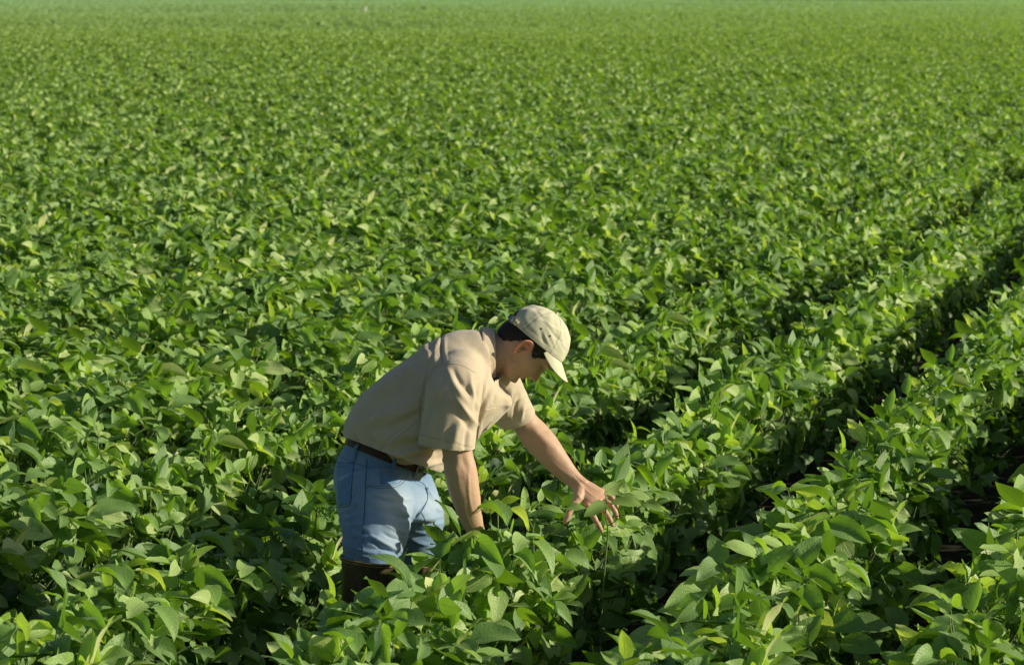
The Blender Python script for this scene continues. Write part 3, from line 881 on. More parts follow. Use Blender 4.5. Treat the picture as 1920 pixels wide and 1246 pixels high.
# hand-placed creases of the soft crown (photo pixels)
folds(me, [(1020, 622, 1034, 652, 2.2, .0035), (1028, 612, 1052, 640, 2.0, -.003), (1000, 596, 1040, 604, 4, .0022), (1006, 582, 1018, 596, 2.5, -.0025), (1024, 604, 1046, 618, 2.5, .003), (1014, 620, 1022, 645, 2.5, -.003), (1050, 640, 1062, 660, 2, -.002), (988, 600, 1010, 625, 5, .002), (1040, 650, 1030, 625, 2, .0025)], gain=.75)
me = evaluated(me, [('SUBSURF', dict(levels=1)), ('SOLIDIFY', dict(thickness=.002, offset=-1))])
cap_o = put('cap', me, M_CAP)
# sweatband edge / stitched rim
def capring(f, r=1.0, h=0.0):
    return capp(CAL * r * np.cos(f), 0, np.full(len(f), h)) + np.outer(CAW * r * np.sin(f) * HS, HL)
# brim
mb = MB(); NUb, NVb = 40, 14; top = []; bot = []
for i in range(NVb + 1):
    v = i / NVb
    for j in range(NUb + 1):
        u = j / NUb * 2 - 1; f = u * radians(66)
        bx, by = CAL * cos(f) * .99, CAW * sin(f) * 1.0
        ext = .073 * (1 - abs(u) ** 2.6) ** .62 if abs(u) < 1 else 0
        by2 = by * (1 + .06 * v)
        p_in = np.array([CC[0] + bx * CA[0], by, CC[1] + bx * CA[1]])
        drop = -.18 * (ext * v) - 3.2 * (by2 ** 2 - by ** 2) - 2.1 * by2 ** 2 * v
        p = p_in + np.array([ext * v * .985, by2 - by, drop + .006 * v])
        top.append(p); bot.append(p - np.array([.0, 0, .003]))
w = NUb + 1
F = [(i * w + j, (i + 1) * w + j, (i + 1) * w + j + 1, i * w + j + 1) for i in range(NVb) for j in range(NUb)]
mb.add(hw(top), F); me = mb.mesh('brim')
me = evaluated(me, [('SOLIDIFY', dict(thickness=.0034, offset=-1)), ('BEVEL', dict(width=.0009, segments=2, limit_method='ANGLE')), ('SUBSURF', dict(levels=1))])
put('brim', me, M_CAP, cap_o)
def flat_band(f0, f1, r, h0, h1, thick, name, mat, parent, n=30):
    f = np.linspace(f0, f1, n); a = capring(f, r, h0); b = capring(f, r, h1)
    mb = MB(); mb.add(np.concatenate([a, b]), [(i, i + 1, n + i + 1, n + i) for i in range(n - 1)])
    me = evaluated(mb.mesh(name), [('SOLIDIFY', dict(thickness=thick, offset=0))]); return put(name, me, mat, parent)
flat_band(pi - .50, pi + .56, 1.02, -.001, .0145, .0022, 'strap', M_STRAP, cap_o)
flat_band(pi + .44, pi + .78, 1.05, -.002, .016, .0022, 'strap_tab', M_CAP, cap_o)
# buckle: an open rectangular frame
fb = np.array([pi + .40, pi + .62])
c0 = [capring(np.array([x]), 1.065, h)[0] for x, h in ((fb[0], -.004), (fb[1], -.004), (fb[1], .0185), (fb[0], .0185))]
mb = MB()
for a, b in zip(c0, c0[1:] + c0[:1]): mb.tube([a, b], [.0016, .0016], seg=8, k=2)
put('buckle', mb.mesh('buckle'), M_METAL, cap_o)
bv_cap = None
from mathutils.bvhtree import BVHTree
def bvh_of(obj):
    v = getco(obj.data) + np.array(MAN0)
    return BVHTree.FromPolygons([Vector(q) for q in v], [tuple(p.vertices) for p in obj.data.polygons])
CAMP = Vector((0, 0, CAM_H))
def shoot(bv, px, py):
    tgt = Vector(P(px, py)); d = (tgt - CAMP).normalized()
    loc, no, idx, dist = bv.ray_cast(CAMP, d)
    if loc is None: return None, None
    if no.dot(d) > 0: no = -no
    return np.array(loc), np.array(no)
bv = bvh_of(cap_o)
for (ex, ey) in ((1014.5, 616), (1031.5, 629.5)):
    loc, no = shoot(bv, ex, ey)
    if loc is None: continue
    q = Vector(no).to_track_quat('Z', 'Y'); mb = MB(); R_ = []
    for rr_, hh in ((.0031, .0), (.0029, .001), (.0022, .0013), (.0015, .0006), (.0008, -.0006)):
        R_.append([np.array(loc) + np.array(q @ Vector((cos(t) * rr_, sin(t) * rr_, hh))) for t in np.linspace(0, 2 * pi, 17)[:-1]])
    mb.rings(np.array(R_)); put('eyelet', mb.mesh('eyelet'), M_EYELET, cap_o)
mb = MB(); b0 = capp(np.array([0.0]), 0, np.array([CAH + .001]))[0]
mb.tube([b0, b0 + .004 * (HU * CN[1] + HF * CN[0])], [.006, .004], k=3, seg=14); put('crown_button', mb.mesh('crown_button'), M_CAP, cap_o)

# ---------------------------------------------------------------- shirt
Sh = MB()
RG = [(720, 880, 66, .112), (732, 860, 88, .146), (741, 838, 102, .168), (752, 815, 103, .178), (779, 786, 101, .180), (812, 757, 97, .183), (845, 735, 97, .188), (872, 709, 98, .186), (891, 685, 84, .135), (906, 672, 62, .084), (922, 665, 45, .066)]
RGi = crom(np.array(RG, float), 5)
cs = np.array([P(a, b, .0) for a, b, _, _ in RGi]); A = np.gradient(cs, axis=0); A /= np.linalg.norm(A, axis=1)[:, None]
rings = []
t = np.arange(56) / 56 * 2 * pi; ex = 2.25
cx = np.sign(np.cos(t)) * np.abs(np.cos(t)) ** (2 / ex); sy = np.sign(np.sin(t)) * np.abs(np.sin(t)) ** (2 / ex)
for i, (c, a, rg) in enumerate(zip(cs, A, RGi)):
    f = i / (len(cs) - 1)
    L_ = nrm(np.array([.38, .92, -.34]) * (1 - f) + np.array([.30, .93, -.20]) * f); L_ = nrm(L_ - a * L_.dot(a)); fw = np.cross(L_, a)
    perp = nrm(np.array([a[2], 0, -a[0]]))
    lp = abs(L_.dot(perp)); fp = abs(fw.dot(perp)); hm = rg[2] * PM
    b_ = sqrt(max(hm ** 2 - (rg[3] * lp) ** 2, .0016)) / fp
    b_ = min(b_, hm * 1.06)
    rings.append(c + np.outer(cx * b_, fw) + np.outer(sy * rg[3], L_))
Sh.rings(np.array(rings))
NE = P(838, 835, -.205)
Sh.tube([P(876, 692, -.05), P(868, 697, -.110), P(860, 712, -.142)], [.056, .076, .082], [.058, .064, .062], seg=40)
FE0 = P(945, 735, .20); FE = P(968, 783, .262)
Sh.tube([P(912, 690, .10), P(930, 712, .16), P(948, 742, .205), P(962, 770, .245), P(976, 797, .285)], [.07, .071, .0685, .066, .068], [.06, .062, .060, .058, .060], seg=36, round_end=False)
shirt = remesh(Sh, .0065, 5, 'shirt')
shirt = evaluated(shirt, [('SUBSURF', dict(levels=1))])
V = getco(shirt); N = normals(shirt); uv = proj(V)
hh = folds(shirt, [
    # armhole seam, yoke, shoulder
    (828, 628, 831, 684, 2.0, -.0028), (831, 684, 862, 685, 2.0, -.0028), (862, 685, 893, 700, 2.0, -.0028), (831, 684, 803, 698, 2.0, -.003), (803, 698, 795, 735, 2.2, -.0035), (795, 735, 789, 790, 2.5, -.005),
    (835, 632, 838, 678, 3.0, .0018), (832, 680, 862, 680, 3, .0015),
    (824, 640, 812, 665, 5, .006), (818, 652, 800, 690, 5, -.005), (815, 640, 770, 668, 7, .005),
    # sleeve drape
    (842, 698, 874, 752, 5.5, .0075), (852, 696, 880, 735, 4, -.006), (862, 752, 891, 792, 5, .008), (855, 765, 884, 805, 5, -.006), (882, 705, 894, 760, 5, .006), (838, 720, 812, 760, 6, .006), (828, 740, 800, 795, 6, -.006), (865, 790, 850, 832, 7, .006), (880, 795, 872, 838, 5, -.005), (815, 775, 805, 820, 6, .005), (900, 712, 892, 770, 4, -.006),
    # back and flank
    (700, 735, 760, 700, 14, .006), (690, 770, 750, 720, 12, -.006), (680, 790, 780, 745, 13, .008), (700, 805, 790, 770, 10, -.008), (720, 760, 700, 800, 9, .005),
    (788, 782, 713, 842, 2.2, -.003), (780, 800, 725, 840, 6, .005), (760, 690, 795, 700, 8, .004),
    # belly folds above the belt
    (725, 852, 830, 826, 6, .009), (730, 862, 828, 838, 4.5, -.008), (755, 868, 832, 862, 6, .010), (700, 838, 760, 856, 6, .007), (770, 850, 826, 846, 4, -.007), (690, 820, 720, 845, 7, -.006), (665, 800, 690, 835, 6, .005), (655, 790, 668, 820, 5, -.004), (740, 820, 815, 800, 8, .006), (750, 835, 815, 815, 5, -.005),
    # front
    (903, 780, 893, 835, 4, .006), (912, 745, 897, 790, 5, -.005), (925, 730, 905, 770, 5, .005), (938, 722, 925, 752, 4, -.004), (917, 700, 906, 740, 5, .006),
    # far sleeve
    (958, 735, 950, 775, 5, .006), (972, 745, 965, 785, 4, -.005), (985, 755, 978, 785, 4, .005), (945, 760, 985, 740, 4, .004),
    (655, 800, 672, 838, 4, .005), (678, 812, 694, 850, 4, .005), (668, 806, 682, 842, 4, -.005), (705, 830, 715, 862, 4, .005), (730, 838, 742, 870, 4, .005), (760, 850, 770, 880, 4, .005), (790, 690, 740, 735, 8, -.006), (800, 760, 720, 800, 7, .006), (790, 735, 700, 780, 8, -.005)], gain=1.45)
V = getco(shirt); N = normals(shirt)
setco(shirt, V + N * (fbm(V, 26, 3, 3) * .0050 + fbm(V * [1, 1, .5], 60, 4, 2) * .0012)[:, None])
fdir = nrm(FE - P(948, 742, .205)); vFE = Vector(FE)
cut(shirt, FE, nrm(fdir + np.array([.0, -.1, .0])), lambda c: (c - vFE).length < .125 and c.y > 8.7 + .16 and c.x > float(P(938, 700, .2)[0]))
nk = P(916, 666, .03); ndir = nrm(P(955, 664, .035) - P(905, 668, .03))
cut(shirt, nk, ndir, lambda c: (c - Vector(nk)).length < .14 and c.x > float(P(905, 700)[0]) and abs(c.y - 8.73) < .12 and c.z > float(P(900, 708)[2]))
hA, hB, hC = P(652, 820), P(833, 888, -.04), P(717, 846, -.15)
hn = nrm(np.cross(hB - hA, hC - hA)); hn = hn if hn[2] < 0 else -hn
cut(shirt, hC, hn, lambda c: (c - Vector(WC0)).length < .30 and c.z < float(P(700, 790)[2]))
V = getco(shirt); uv = proj(V)
tt = np.zeros((len(V), 3))
setattr_col(shirt, 'tint', tt)
shirt = evaluated(shirt, [('SOLIDIFY', dict(thickness=.0022, offset=-1))])
shirt_o = put('shirt', shirt, M_SHIRT)
# near sleeve: an open tube of cloth set into the armhole
m2 = MB()
m2.tube([P(874, 700, -.075), P(866, 706, -.128), P(859, 720, -.162), P(851, 745, -.188), P(844, 785, -.200), P(838, 822, -.205), P(836.5, 834, -.205)], [.058, .0735, .0825, .0865, .0875, .0895, .0900], [.054, .065, .072, .073, .073, .074, .074], seg=120, k=16, round_end=False)
me = m2.mesh('sleeve')
bm = bmesh.new(); bm.from_mesh(me); bm.verts.ensure_lookup_table(); nv_ = len(bm.verts)
bmesh.ops.delete(bm, geom=[bm.verts[nv_ - 1], bm.verts[nv_ - 2]], context='VERTS'); bm.to_mesh(me); bm.free()
folds(me, [
    (842, 698, 874, 752, 5.5, .0075), (852, 696, 880, 735, 4, -.006), (862, 752, 891, 792, 5, .008), (855, 765, 884, 805, 5, -.006), (882, 705, 894, 760, 5, .006), (838, 720, 812, 760, 6, .006), (828, 740, 800, 795, 6, -.006), (865, 790, 850, 832, 7, .006), (880, 795, 872, 848, 5, -.005), (815, 775, 805, 830, 6, .005), (900, 712, 892, 770, 4, -.006),
    (826, 700, 820, 740, 5, .004), (845, 800, 835, 835, 6, -.004), (876, 720, 888, 750, 3, -.004), (846, 720, 870, 770, 3, .003), (812, 700, 803, 745, 5, .005),
    (788, 812, 820, 821, 1.2, -.0012), (820, 821, 850, 829, 1.2, -.0012), (850, 829, 890, 838, 1.2, -.0012)], gain=1.3)
v_ = getco(me); setco(me, v_ + normals(me) * (fbm(v_, 30, 31, 3) * .0030)[:, None])
setattr_col(me, 'tint', np.zeros((len(v_), 3)))
me = evaluated(me, [('SOLIDIFY', dict(thickness=.0026, offset=-1))])
sleeve_o = put('sleeve', me, M_SHIRT, shirt_o)
bvS = bvh_of(shirt_o)
def bvh_two(a, b):
    va = getco(a.data) + np.array(MAN0); vb = getco(b.data) + np.array(MAN0)
    return BVHTree.FromPolygons([Vector(q) for q in va] + [Vector(q) for q in vb], [tuple(p.vertices) for p in a.data.polygons] + [tuple(i + len(va) for i in p.vertices) for p in b.data.polygons])
bvS = bvh_two(shirt_o, sleeve_o)

def ribbon(bv, pts, r, name, mat, parent, lift=.0008, k=6, seg=6, flat=None):
    pp = crom(np.array(pts, float), k); W_ = []
    for x, y in pp:
        l, n_ = shoot(bv, x, y)
        if l is not None: W_.append(l + n_ * lift)
    if len(W_) < 3: return None
    W_ = np.array(W_)
    # drop jumps in depth
    ok = [0]
    for i in range(1, len(W_)):
        if np.linalg.norm(W_[i] - W_[ok[-1]]) < .035: ok.append(i)
    W_ = W_[ok]
    if len(W_) < 3: return None
    mb = MB(); mb.tube(W_, [r] * len(W_), k=1, seg=seg, round_end=False); return put(name, mb.mesh(name), mat, parent)
def quad_patch(bv, corners, nu, nv, lift, thick, name, mat, parent, bulge=0.0):
    """a piece of cloth laid on a surface; corners TL, TR, BR, BL in photo pixels"""
    c = np.array(corners, float); V_ = []
    for j in range(nv + 1):
        for i in range(nu + 1):
            u, v = i / nu, j / nv
            p_ = (c[0] * (1 - u) + c[1] * u) * (1 - v) + (c[3] * (1 - u) + c[2] * u) * v
            l, n_ = shoot(bv, *p_)
            if l is None: l, n_ = V_[-1] if V_ else (P(*p_), np.array([0, -1, 0]))
            V_.append((l, n_))
    L_ = np.array([a for a, b in V_]); N_ = np.array([b for a, b in V_])
    # relax so the cloth does not copy each wrinkle
    g = L_.reshape(nv + 1, nu + 1, 3).copy()
    for _ in range(3):
        g[1:-1, 1:-1] = (g[:-2, 1:-1] + g[2:, 1:-1] + g[1:-1, :-2] + g[1:-1, 2:]) / 4
    mn = nrm(N_.mean(0))
    L_ = g.reshape(-1, 3) + mn * lift
    if bulge:
        uu, vv = np.meshgrid(np.linspace(0, 1, nu + 1), np.linspace(0, 1, nv + 1)); L_ += np.outer((np.sin(pi * uu) * np.sin(pi * vv)).ravel() * bulge, mn)
    F_ = [(j * (nu + 1) + i, (j + 1) * (nu + 1) + i, (j + 1) * (nu + 1) + i + 1, j * (nu + 1) + i + 1) for j in range(nv) for i in range(nu)]
    mb = MB(); mb.add(L_, F_); me = evaluated(mb.mesh(name), [('SOLIDIFY', dict(thickness=thick, offset=-1)), ('BEVEL', dict(width=thick * .3, segments=2, limit_method='ANGLE'))])
    return put(name, me, mat, parent)

# chest pocket with its flap, placket
quad_patch(bvS, [(903, 774), (927, 769), (920, 793), (898, 826)], 12, 14, .0008, .0022, 'pocket', M_SHIRT, shirt_o, .002)
quad_patch(bvS, [(903, 768), (929, 763), (925, 775), (901, 784)], 12, 6, .0026, .002, 'pocket_flap', M_SHIRT, shirt_o)
for pl, rr_ in (([(828, 629), (829, 655), (831, 684)], .0006), ([(831, 684), (848, 682), (868, 686), (892, 699)], .0006),
               ([(788, 815), (820, 823), (850, 831), (886, 839)], .0007), ([(786, 785), (755, 812), (714, 842)], .0008), ([(938, 790), (965, 780), (1000, 763)], .0007),
               ([(905, 788), (899, 800), (894, 835)], .0007)):
    ribbon(bvS, pl, rr_, 'seam', M_STITCH, shirt_o, .0003, 8)
# collar: stand and folded leaf round the neck, open at the throat
NK0 = P(923, 664, .034); NA = nrm(P(955, 663, .035) - P(905, 664, .03))
down = nrm(np.array([0.05, -.12, -1.0]) - NA * np.dot([0.05, -.12, -1.0], NA)); sd_ = np.cross(NA, down)
def collar(rows, gap, name, tipped):
    n = 60; mb = MB(); V_ = []
    for (off, r0, rv) in rows:
        for i in range(n + 1):
            a = gap + (2 * pi - 2 * gap) * i / n
            e = 0
            q = min(i, n - i) / n
            o_ = off
            if tipped and off < 0: o_ = off - tipped * max(0, 1 - q / .16) ** 1.5 * (abs(off) / .036)
            rr_ = r0
            V_.append(NK0 + NA * o_ + down * cos(a) * rv + sd_ * sin(a) * rr_ * 1.06)
    m = n + 1
    F_ = [(j * m + i, j * m + i + 1, (j + 1) * m + i + 1, (j + 1) * m + i) for j in range(len(rows) - 1) for i in range(n)]
    mb.add(V_, F_); me = evaluated(mb.mesh(name), [('SUBSURF', dict(levels=1)), ('SOLIDIFY', dict(thickness=.0022, offset=0))])
    v = getco(me); setco(me, v + normals(me) * (fbm(v, 50, 8, 2) * .0012)[:, None])
    return put(name, me, M_SHIRT, shirt_o)
collar([(-.030, .073, .080), (-.012, .0700, .079), (.006, .0685, .078)], .30, 'collar_stand', 0)
collar([(.006, .0690, .0785), (.0078, .0705, .0795), (.004, .0735, .081), (-.012, .0815, .085), (-.036, .0950, .090)], .38, 'collar', .014)

# ---------------------------------------------------------------- trousers
J = MB()
E1 = nrm(np.array([.925, .0, -.38])); E2 = nrm(np.array([.0, 1.0, -.165]))
PAx = np.cross(E2, E1); PAx = nrm(PAx) * (1 if np.cross(E2, E1)[2] > 0 else -1)
def pel_ring(c, hx, hy, n=56, ex=2.2, tilt=1.0):
    e1 = nrm(E1 * tilt + np.array([1, 0, 0]) * (1 - tilt)); tt_ = np.arange(n) / n * 2 * pi
    cx = np.sign(np.cos(tt_)) * np.abs(np.cos(tt_)) ** (2 / ex); sy = np.sign(np.sin(tt_)) * np.abs(np.sin(tt_)) ** (2 / ex)
    return c + np.outer(cx * hx, e1) + np.outer(sy * hy, E2)
WC = P(717, 862)
rg = np.array([(722, 845, 72, .118, 1), (717, 862, 76, .125, 1), (714, 885, 86, .140, .9), (712, 905, 90, .150, .7), (716, 930, 91, .150, .45), (728, 955, 92, .145, .2), (734, 975, 86, .12, .1)], float)
rgi = crom(rg, 5)
J.rings(np.array([pel_ring(P(a, b, .02), c * PM, d_, tilt=e) for a, b, c, d_, e in rgi]))
J.tube([P(700, 900, -.04), P(703, 945, -.085), P(704, 985, -.13), P(699, 1025, -.18), P(695, 1062, -.20), P(693, 1090, -.20)], np.array([72, 72, 66, 58, 50, 46]) * PM, np.array([.11, .108, .102, .094, .085, .08]), seg=44, round_end=False)
J.tube([P(748, 900, .09), P(768, 945, .11), P(783, 980, .125), P(781, 1018, .135), P(770, 1052, .15), P(768, 1080, .16)], np.array([62, 59, 51, 42, 34, 30]) * PM, np.array([.10, .10, .095, .085, .08, .07]), seg=40, round_end=False)
jeans = remesh(J, .006, 4, 'trousers')
jeans = evaluated(jeans, [('SUBSURF', dict(levels=1))])
folds(jeans, [(698, 922, 768, 934, 4, .0045), (700, 930, 762, 944, 3.5, -.0045), (702, 940, 758, 952, 4, .0045), (690, 950, 740, 962, 4, -.004), (745, 950, 768, 968, 4, .005), (735, 965, 770, 972, 4, -.005),
    (692, 1000, 750, 1030, 5, .006), (700, 1015, 748, 1038, 4, -.006), (715, 1038, 748, 1044, 4, .006), (640, 975, 672, 962, 4.5, .005), (636, 966, 668, 955, 4, -.005), (642, 985, 690, 978, 5, .004), (645, 1005, 680, 1010, 5, -.004), (648, 1020, 700, 1035, 5, .005),
    (790, 985, 832, 978, 4, .004), (785, 995, 832, 990, 3, -.004), (782, 972, 825, 968, 4, .004), (770, 1010, 800, 1020, 4, .005),
    (776, 901, 799, 914, 2.2, .005), (799, 914, 801, 938, 2.2, .005), (801, 938, 780, 968, 2.4, -.006), (796, 905, 812, 930, 3, .004),
    (630, 880, 634, 930, 5, .002), (690, 905, 735, 908, 4, .0025), (715, 960, 745, 1000, 12, .005), (672, 880, 668, 940, 6, .002),
    (655, 1030, 690, 1044, 3.5, .005), (690, 1030, 735, 1024, 4, -.005), (665, 990, 700, 1002, 4, -.004), (725, 985, 765, 1000, 4, .005), (720, 1000, 750, 1012, 3.5, -.005), (645, 945, 680, 940, 4, .003), (640, 925, 670, 932, 3.5, -.003), (800, 940, 830, 958, 4, .004), (760, 1000, 800, 1005, 4, -.005)], gain=1.35)
V = getco(jeans); N = normals(jeans); uv = proj(V)
setco(jeans, V + N * (fbm(V, 34, 13, 3) * .0022 + fbm(V, 90, 14, 2) * .0007)[:, None])
dist = lambda x0, y0, sx, sy: np.exp(-((uv[:, 0] - x0) / sx) ** 2 - ((uv[:, 1] - y0) / sy) ** 2)
fade = .65 * dist(738, 945, 38, 34) + .35 * dist(735, 1005, 28, 30) + .35 * dist(815, 945, 26, 30) + .25 * dist(640, 920, 14, 40) + .12
hf = seg_field(uv, 700, 922, 768, 934, 3) + seg_field(uv, 702, 940, 758, 952, 3) + seg_field(uv, 692, 1000, 750, 1030, 3)
fade = np.clip(fade + .25 * hf, 0, .8)
dark = np.clip(.6 * dist(665, 1030, 40, 22) + .4 * dist(660, 975, 22, 60) + .8 * dist(770, 1030, 30, 30), 0, .7)  # shade on the left side and inner leg put into the tint
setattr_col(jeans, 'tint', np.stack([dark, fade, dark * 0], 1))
cut(jeans, WC + PAx * .012, PAx, lambda c: (c - Vector(WC)).length < .22 and c.z > float(P(700, 905)[2]))
jeans = evaluated(jeans, [('SOLIDIFY', dict(thickness=.002, offset=-1))])
jeans_o = put('trousers', jeans, M_JEANS)
bvJ = bvh_of(jeans_o)
quad_patch(bvJ, [(631, 866), (664, 868), (656, 944), (634, 950)], 12, 22, .0012, .0022, 'back_pocket', M_JEANS, jeans_o)
for me_o in [o for o in man.children_recursive if o.name.startswith('back_pocket')]:
    pass
for pl, rr_ in (([(688, 860), (686, 900), (684, 950), (681, 1000), (680, 1046)], .0013), ([(686, 911), (715, 915), (742, 912), (758, 902), (765, 888)], .0008), ([(686, 908), (715, 911), (740, 908), (754, 899), (760, 886)], .0006),
               ([(714, 884), (714, 909)], .0008), ([(716, 883), (735, 885), (752, 889)], .0008), ([(777, 901), (790, 904), (800, 917), (801, 936), (792, 955), (781, 969)], .0013),
               ([(632, 874), (662, 876)], .0006), ([(631, 866), (664, 868)], .0010), ([(664, 868), (660, 905), (656, 944), (634, 951)], .0010), ([(660, 869), (656, 905), (652, 940), (635, 946)], .0006), ([(634, 853), (660, 866), (690, 874)], .0007), ([(790, 960), (800, 985), (792, 1015)], .001)):
    ribbon(bvJ, pl, rr_, 'seam', M_JSTITCH, jeans_o, .0006, 8)
for (x, y) in ((719, 883), (688, 912)):
    l, n_ = shoot(bvJ, x, y)
    if l is not None:
        mb = MB(); mb.tube([l, l + n_ * .0022], [.0042, .0034], ref=(0, 0, 1), k=2, seg=12); put('rivet', mb.mesh('rivet'), M_METAL, jeans_o)
quad_patch(bvJ, [(716, 886), (750, 890), (742, 906), (716, 908)], 8, 6, .0010, .0015, 'coin_pocket', M_JEANS, jeans_o)
# belt
def belt_ring(hoff, extra, n=96):
    c = WC + PAx * hoff; return pel_ring(np.array(P(717, 862, .02)) + PAx * hoff, 76 * PM + extra, .127 + extra, n)
mb = MB(); rows = [belt_ring(h, e) for h, e in ((.004, .000), (.004, .0045), (.014, .0052), (.027, .0050), (.037, .0035), (.037, .000))]
mb.rings(np.array(rows), cap=False); me = mb.mesh('belt')
belt_o = put('belt', me, M_BELT)
bvB = bvh_of(belt_o)
l, n_ = shoot(bvB, 783, 886)
if l is None: l, n_ = P(783, 886, -.03), nrm((.6, -.8, 0))
n_ = nrm(n_ * [1, 1, .2]); sx_v = nrm(np.cross(n_, PAx)); mb = MB(); cc = [l + n_ * .006 + sx_v * a + PAx * b for a, b in ((-.02, -.02), (.02, -.02), (.02, .02), (-.02, .02))]
for a, b in zip(cc, cc[1:] + cc[:1]): mb.tube([a, b], [.003, .003], k=2, seg=8)
mb.tube([cc[0] * .5 + cc[3] * .5, cc[1] * .5 + cc[2] * .5], [.002, .002], k=2, seg=8)
put('buckle', mb.mesh('buckle'), M_METAL, belt_o)
# belt loops: strips of denim over the belt
def near_belt(x, y):
    for q in (0, 2, -2, 4, -4, 7, -7, 10, -10):
        l, n_ = shoot(bvB, x, y + q)
        if l is not None and l[1] < 8.7: return l, n_
    return None, None
for (x0, y0, x1, y1) in ((671, 836, 662, 866), (741, 860, 735, 888)):
    a, na = near_belt(x0, y0); b, nb = near_belt(x0 - 3, y0 + 8)
    if a is None or b is None: continue
    e, ne = shoot(bvJ, x1, y1); 
    if e is None: e = b - PAx * .01
    mid_ = [a + na * .001 + PAx * .006, a + na * .004, b + nb * .0045, e + nb * .0025]
    mb = MB(); mb.tube(mid_, [.0060] * 4, [.0016] * 4, ref=nrm(na), k=5, seg=12, round_end=False); put('belt_loop', mb.mesh('belt_loop'), M_JEANS, jeans_o)

# ---------------------------------------------------------------- boots
def boot(side, pts, hx, hy, toe):
    B2 = MB()
    B2.tube(pts, hx, hy, seg=44, round_end=False, k=6)
    ft = np.array(pts[-1])
    fd = nrm(toe)
    B2.tube([ft - fd * .045 + [0, 0, .0], ft + fd * .06 + [0, 0, -.004], ft + fd * .14 + [0, 0, -.014], ft + fd * .19 + [0, 0, -.02]], [.046, .048, .050, .040], [.055, .048, .036, .028], ref=(0, 0, 1), k=5, seg=28)
    me = remesh(B2, .007, 3, 'boot')
    v = getco(me); top = np.array(pts[0]) + np.array([0, 0, -.0])
    setco(me, v + normals(me) * (fbm(v, 30, 20 + side, 3) * .0030)[:, None])
    v = getco(me); v[:, 2] = np.maximum(v[:, 2], .003); setco(me, v)
    c0 = Vector(np.array(pts[0]) * .75 + np.array(pts[1]) * .25); n0 = Vector((np.array(pts[0]) - np.array(pts[1]))).normalized()
    cut(me, c0, n0, lambda c: (c - c0).length < .2)
    me = evaluated(me, [('SOLIDIFY', dict(thickness=.004, offset=-1))])
    o = put('boot', me, M_BOOT)
    # rolled amber rim
    t_ = np.arange(49) / 48 * 2 * pi; a = np.array(n0); y = nrm(np.array([0, 1, 0]) - a * a[1]); x = np.cross(y, a)
    D = crom(np.stack([hx, hy], 1), 1); r1 = hx[0] * .75 + hx[1] * .25; r2 = hy[0] * .75 + hy[1] * .25
    for hh_, rr_ in ((.0, .0032), (-.008, .0022)):
        path = [np.array(c0) + a * hh_ + x * cos(q) * (r1 + .0015) + y * sin(q) * (r2 + .0015) + a * .003 * sin(2 * q) for q in t_]
        mb = MB(); mb.tube(path, [rr_] * len(path), ref=a, k=1, seg=8, round_end=False); put('rim', mb.mesh('rim'), M_RIM, o)
    return o
nb_ = P(696, 1040, -.20)
boot(0, [nb_, P(695, 1060, -.20), P(692, 1130, -.20), nb_ + [-.03, .01, -.26], np.array([nb_[0] - .03, nb_[1] + .0, .085]), np.array([nb_[0] - .03, nb_[1], .055])],
     [.096, .093, .086, .070, .052, .05], [.094, .091, .084, .07, .052, .05], (.75, -.6, 0))
fb_ = P(770, 1044, .15)
boot(1, [fb_, P(770, 1064, .15), P(772, 1130, .17), fb_ + [-.01, .02, -.27], np.array([fb_[0] - .0, fb_[1] + .03, .085]), np.array([fb_[0], fb_[1] + .03, .055])],
     [.082, .080, .076, .066, .052, .05], [.085, .083, .078, .066, .052, .05], (.9, -.35, 0))
# ================================================================ SPRIGS ROUND THE HAND
def sprig_plant(base, stems, leaves, label):
    """stems: list of (world points, radius); leaves: (root px, tip px, dy root, dy tip, width ratio, normal, col)"""
    rng = np.random.default_rng(int(abs(base[0]) * 1e4) + 5)
    lm = LeafMesh(); bm = bmesh.new()
    b0 = np.array(base)
    for pts, r in stems:
        pp = crom(np.array(pts), 5) - b0; tube_bm(bm, list(pp), list(np.linspace(r, r * .6, len(pp))), 7)
    for (x0, y0, x1, y1, d0, d1, wr_, up, col, fold, droop) in leaves:
        a = P(x0, y0, d0); b = P(x1, y1, d1); L = np.linalg.norm(b - a)
        vs, uv_ = leaflet(L * 1.03, L * wr_, fold, droop, .25, .1, rng)
        dd = nrm(b - a); Rm = frame(dd, np.array(up, float))
        # undo the droop so that the tip lands where it should
        tip = vs[-(NU // 2 + 1)]; ang = math.atan2(-tip[2], tip[0]); c_, s_ = cos(ang), sin(ang)
        vs = np.stack([vs[:, 0] * c_ - vs[:, 2] * s_, vs[:, 1], vs[:, 0] * s_ + vs[:, 2] * c_], 1)
        lm.add(vs @ Rm + a - b0, uv_, np.array(col, float))
    root = empty('soybean_plant', tuple(b0)); tag(root, label, 'plant')
    sm_ = bpy.data.meshes.new('soybean_stem'); bm.to_mesh(sm_); bm.free()
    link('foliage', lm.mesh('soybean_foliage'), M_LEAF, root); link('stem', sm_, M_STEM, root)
    return root
g1 = P(1139, 985, .08); b1 = np.array([g1[0] - .02, g1[1] + .05, 0.0])
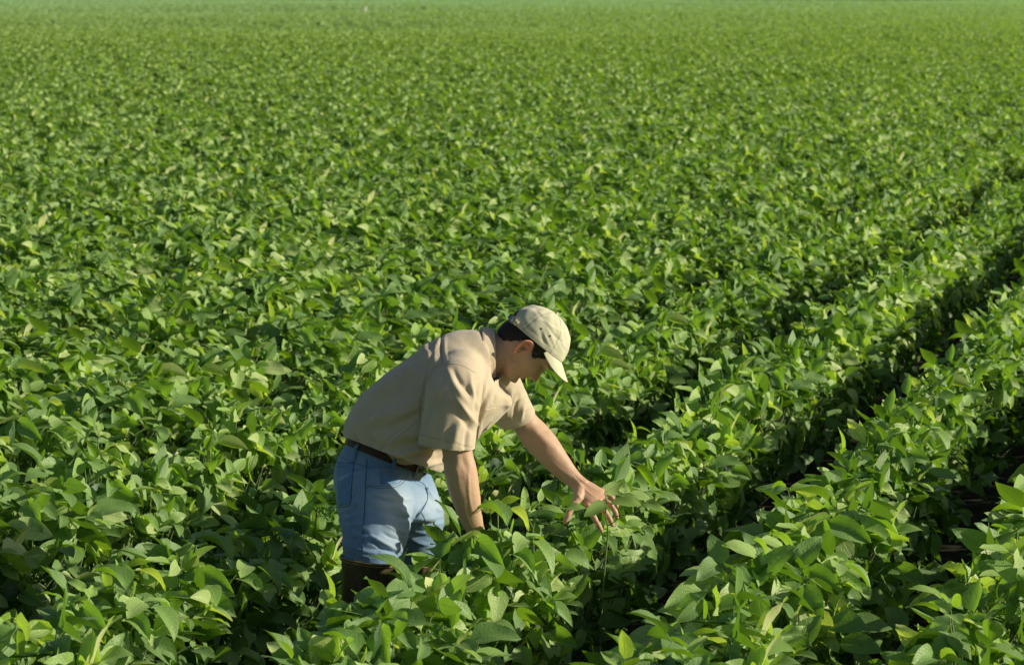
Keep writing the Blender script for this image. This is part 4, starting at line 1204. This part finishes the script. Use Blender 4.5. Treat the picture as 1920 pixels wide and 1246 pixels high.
sprig_plant(b1, [([b1, b1 + [0, -.02, .25], b1 + [0.01, -.03, .45], g1 + [0, .01, -.05], g1, P(1135, 965, .07), P(1138, 943, .07), P(1134, 925, .075)], .0032),
                 ([P(1139, 985, .08), P(1152, 975, .05), P(1146, 944, .06)], .0018), ([P(1137, 950, .07), P(1128, 946, .06), P(1136, 942, .055)], .0016), ([P(1150, 968, .06), P(1190, 960, .05), P(1206, 944, .05)], .0018)],
    [(1134, 925, 1167, 902, .075, .10, .66, (.55, -.6, .55), (1.0, .2, .9), .12, -.5),
     (1144, 943, 1206, 950, .06, .04, .56, (.40, -.45, .8), (.6, .4, .5), .25, .5),
     (1160, 928, 1206, 946, .12, .07, .50, (.3, -.3, .9), (.6, .4, .5), .3, .4),
     (1205, 944, 1247, 958, .05, .02, .62, (.1, -.55, .8), (.5, .3, .6), .2, .6),
     (1136, 942, 1098, 972, .06, .02, .60, (.3, -.5, .8), (.6, .4, .8), .3, .4)],
    'slender soybean sprig at the fingers of the outstretched hand, topped by one pale leaf')
g2 = P(1000, 990, -.05); b2 = np.array([g2[0] + .01, g2[1] + .04, 0.0])
sprig_plant(b2, [([b2, b2 + [0, 0, .3], g2 + [0, .01, -.05], g2, P(1006, 966, -.05), P(1010, 953, -.05), P(1010, 938, -.05)], .003),
                 ([P(1000, 990, -.05), P(992, 975, -.07), P(982, 962, -.07)], .0018), ([P(1012, 953, -.05), P(1030, 950, -.05), P(1061, 952, .02)], .0015)],
    [(1010, 940, 1014, 915, -.05, -.02, .62, (.6, -.7, .3), (.7, .3, .4), .3, .3),
     (1008, 940, 997, 958, -.05, -.07, .7, (-.3, -.6, .6), (.6, .4, .6), .3, .3),
     (1012, 953, 1062, 962, -.05, -.04, .42, (0, -.4, .9), (.5, .4, .4), .3, .5),
     (982, 962, 981, 912, -.07, -.03, .50, (.5, -.8, .2), (.6, .4, .3), .35, .2),
     (1061, 953, 1100, 954, .02, .02, .62, (.1, -.5, .8), (.45, .4, .5), .3, .5)],
    'soybean sprig with a curved pale stem standing between the two arms of the man')

# ---------------------------------------------------------------- distant marker
mk = empty('field_marker', (0, 0, 0)); Ym = 176.0
mx = (687 - 960) / FPX * Ym; mz = float(terr(mx, Ym)); mk.location = (mx, Ym, mz); mk.rotation_euler = (0, 0, 0.85)
tag(mk, 'small white marker post standing far off in the field', 'marker')
def box(name, x0, x1, y0, y1, z0, z1, mat, parent):
    bm = bmesh.new(); bmesh.ops.create_cube(bm, size=1)
    for v in bm.verts: v.co = ((x0 + x1) / 2 + v.co.x * (x1 - x0), (y0 + y1) / 2 + v.co.y * (y1 - y0), (z0 + z1) / 2 + v.co.z * (z1 - z0))
    bmesh.ops.bevel(bm, geom=bm.edges[:], offset=.006, segments=2, affect='EDGES')
    me = bpy.data.meshes.new(name); bm.to_mesh(me); bm.free(); return link(name, me, mat, parent, False)
M_WHITE = simple_mat('white_paint', (0.42, 0.43, 0.38), .6)
box('stake', -.035, .035, -.02, .02, 0, .62, M_WHITE, mk)
box('plate', -.10, .10, -.035, -.022, .62, 1.0, M_WHITE, mk)
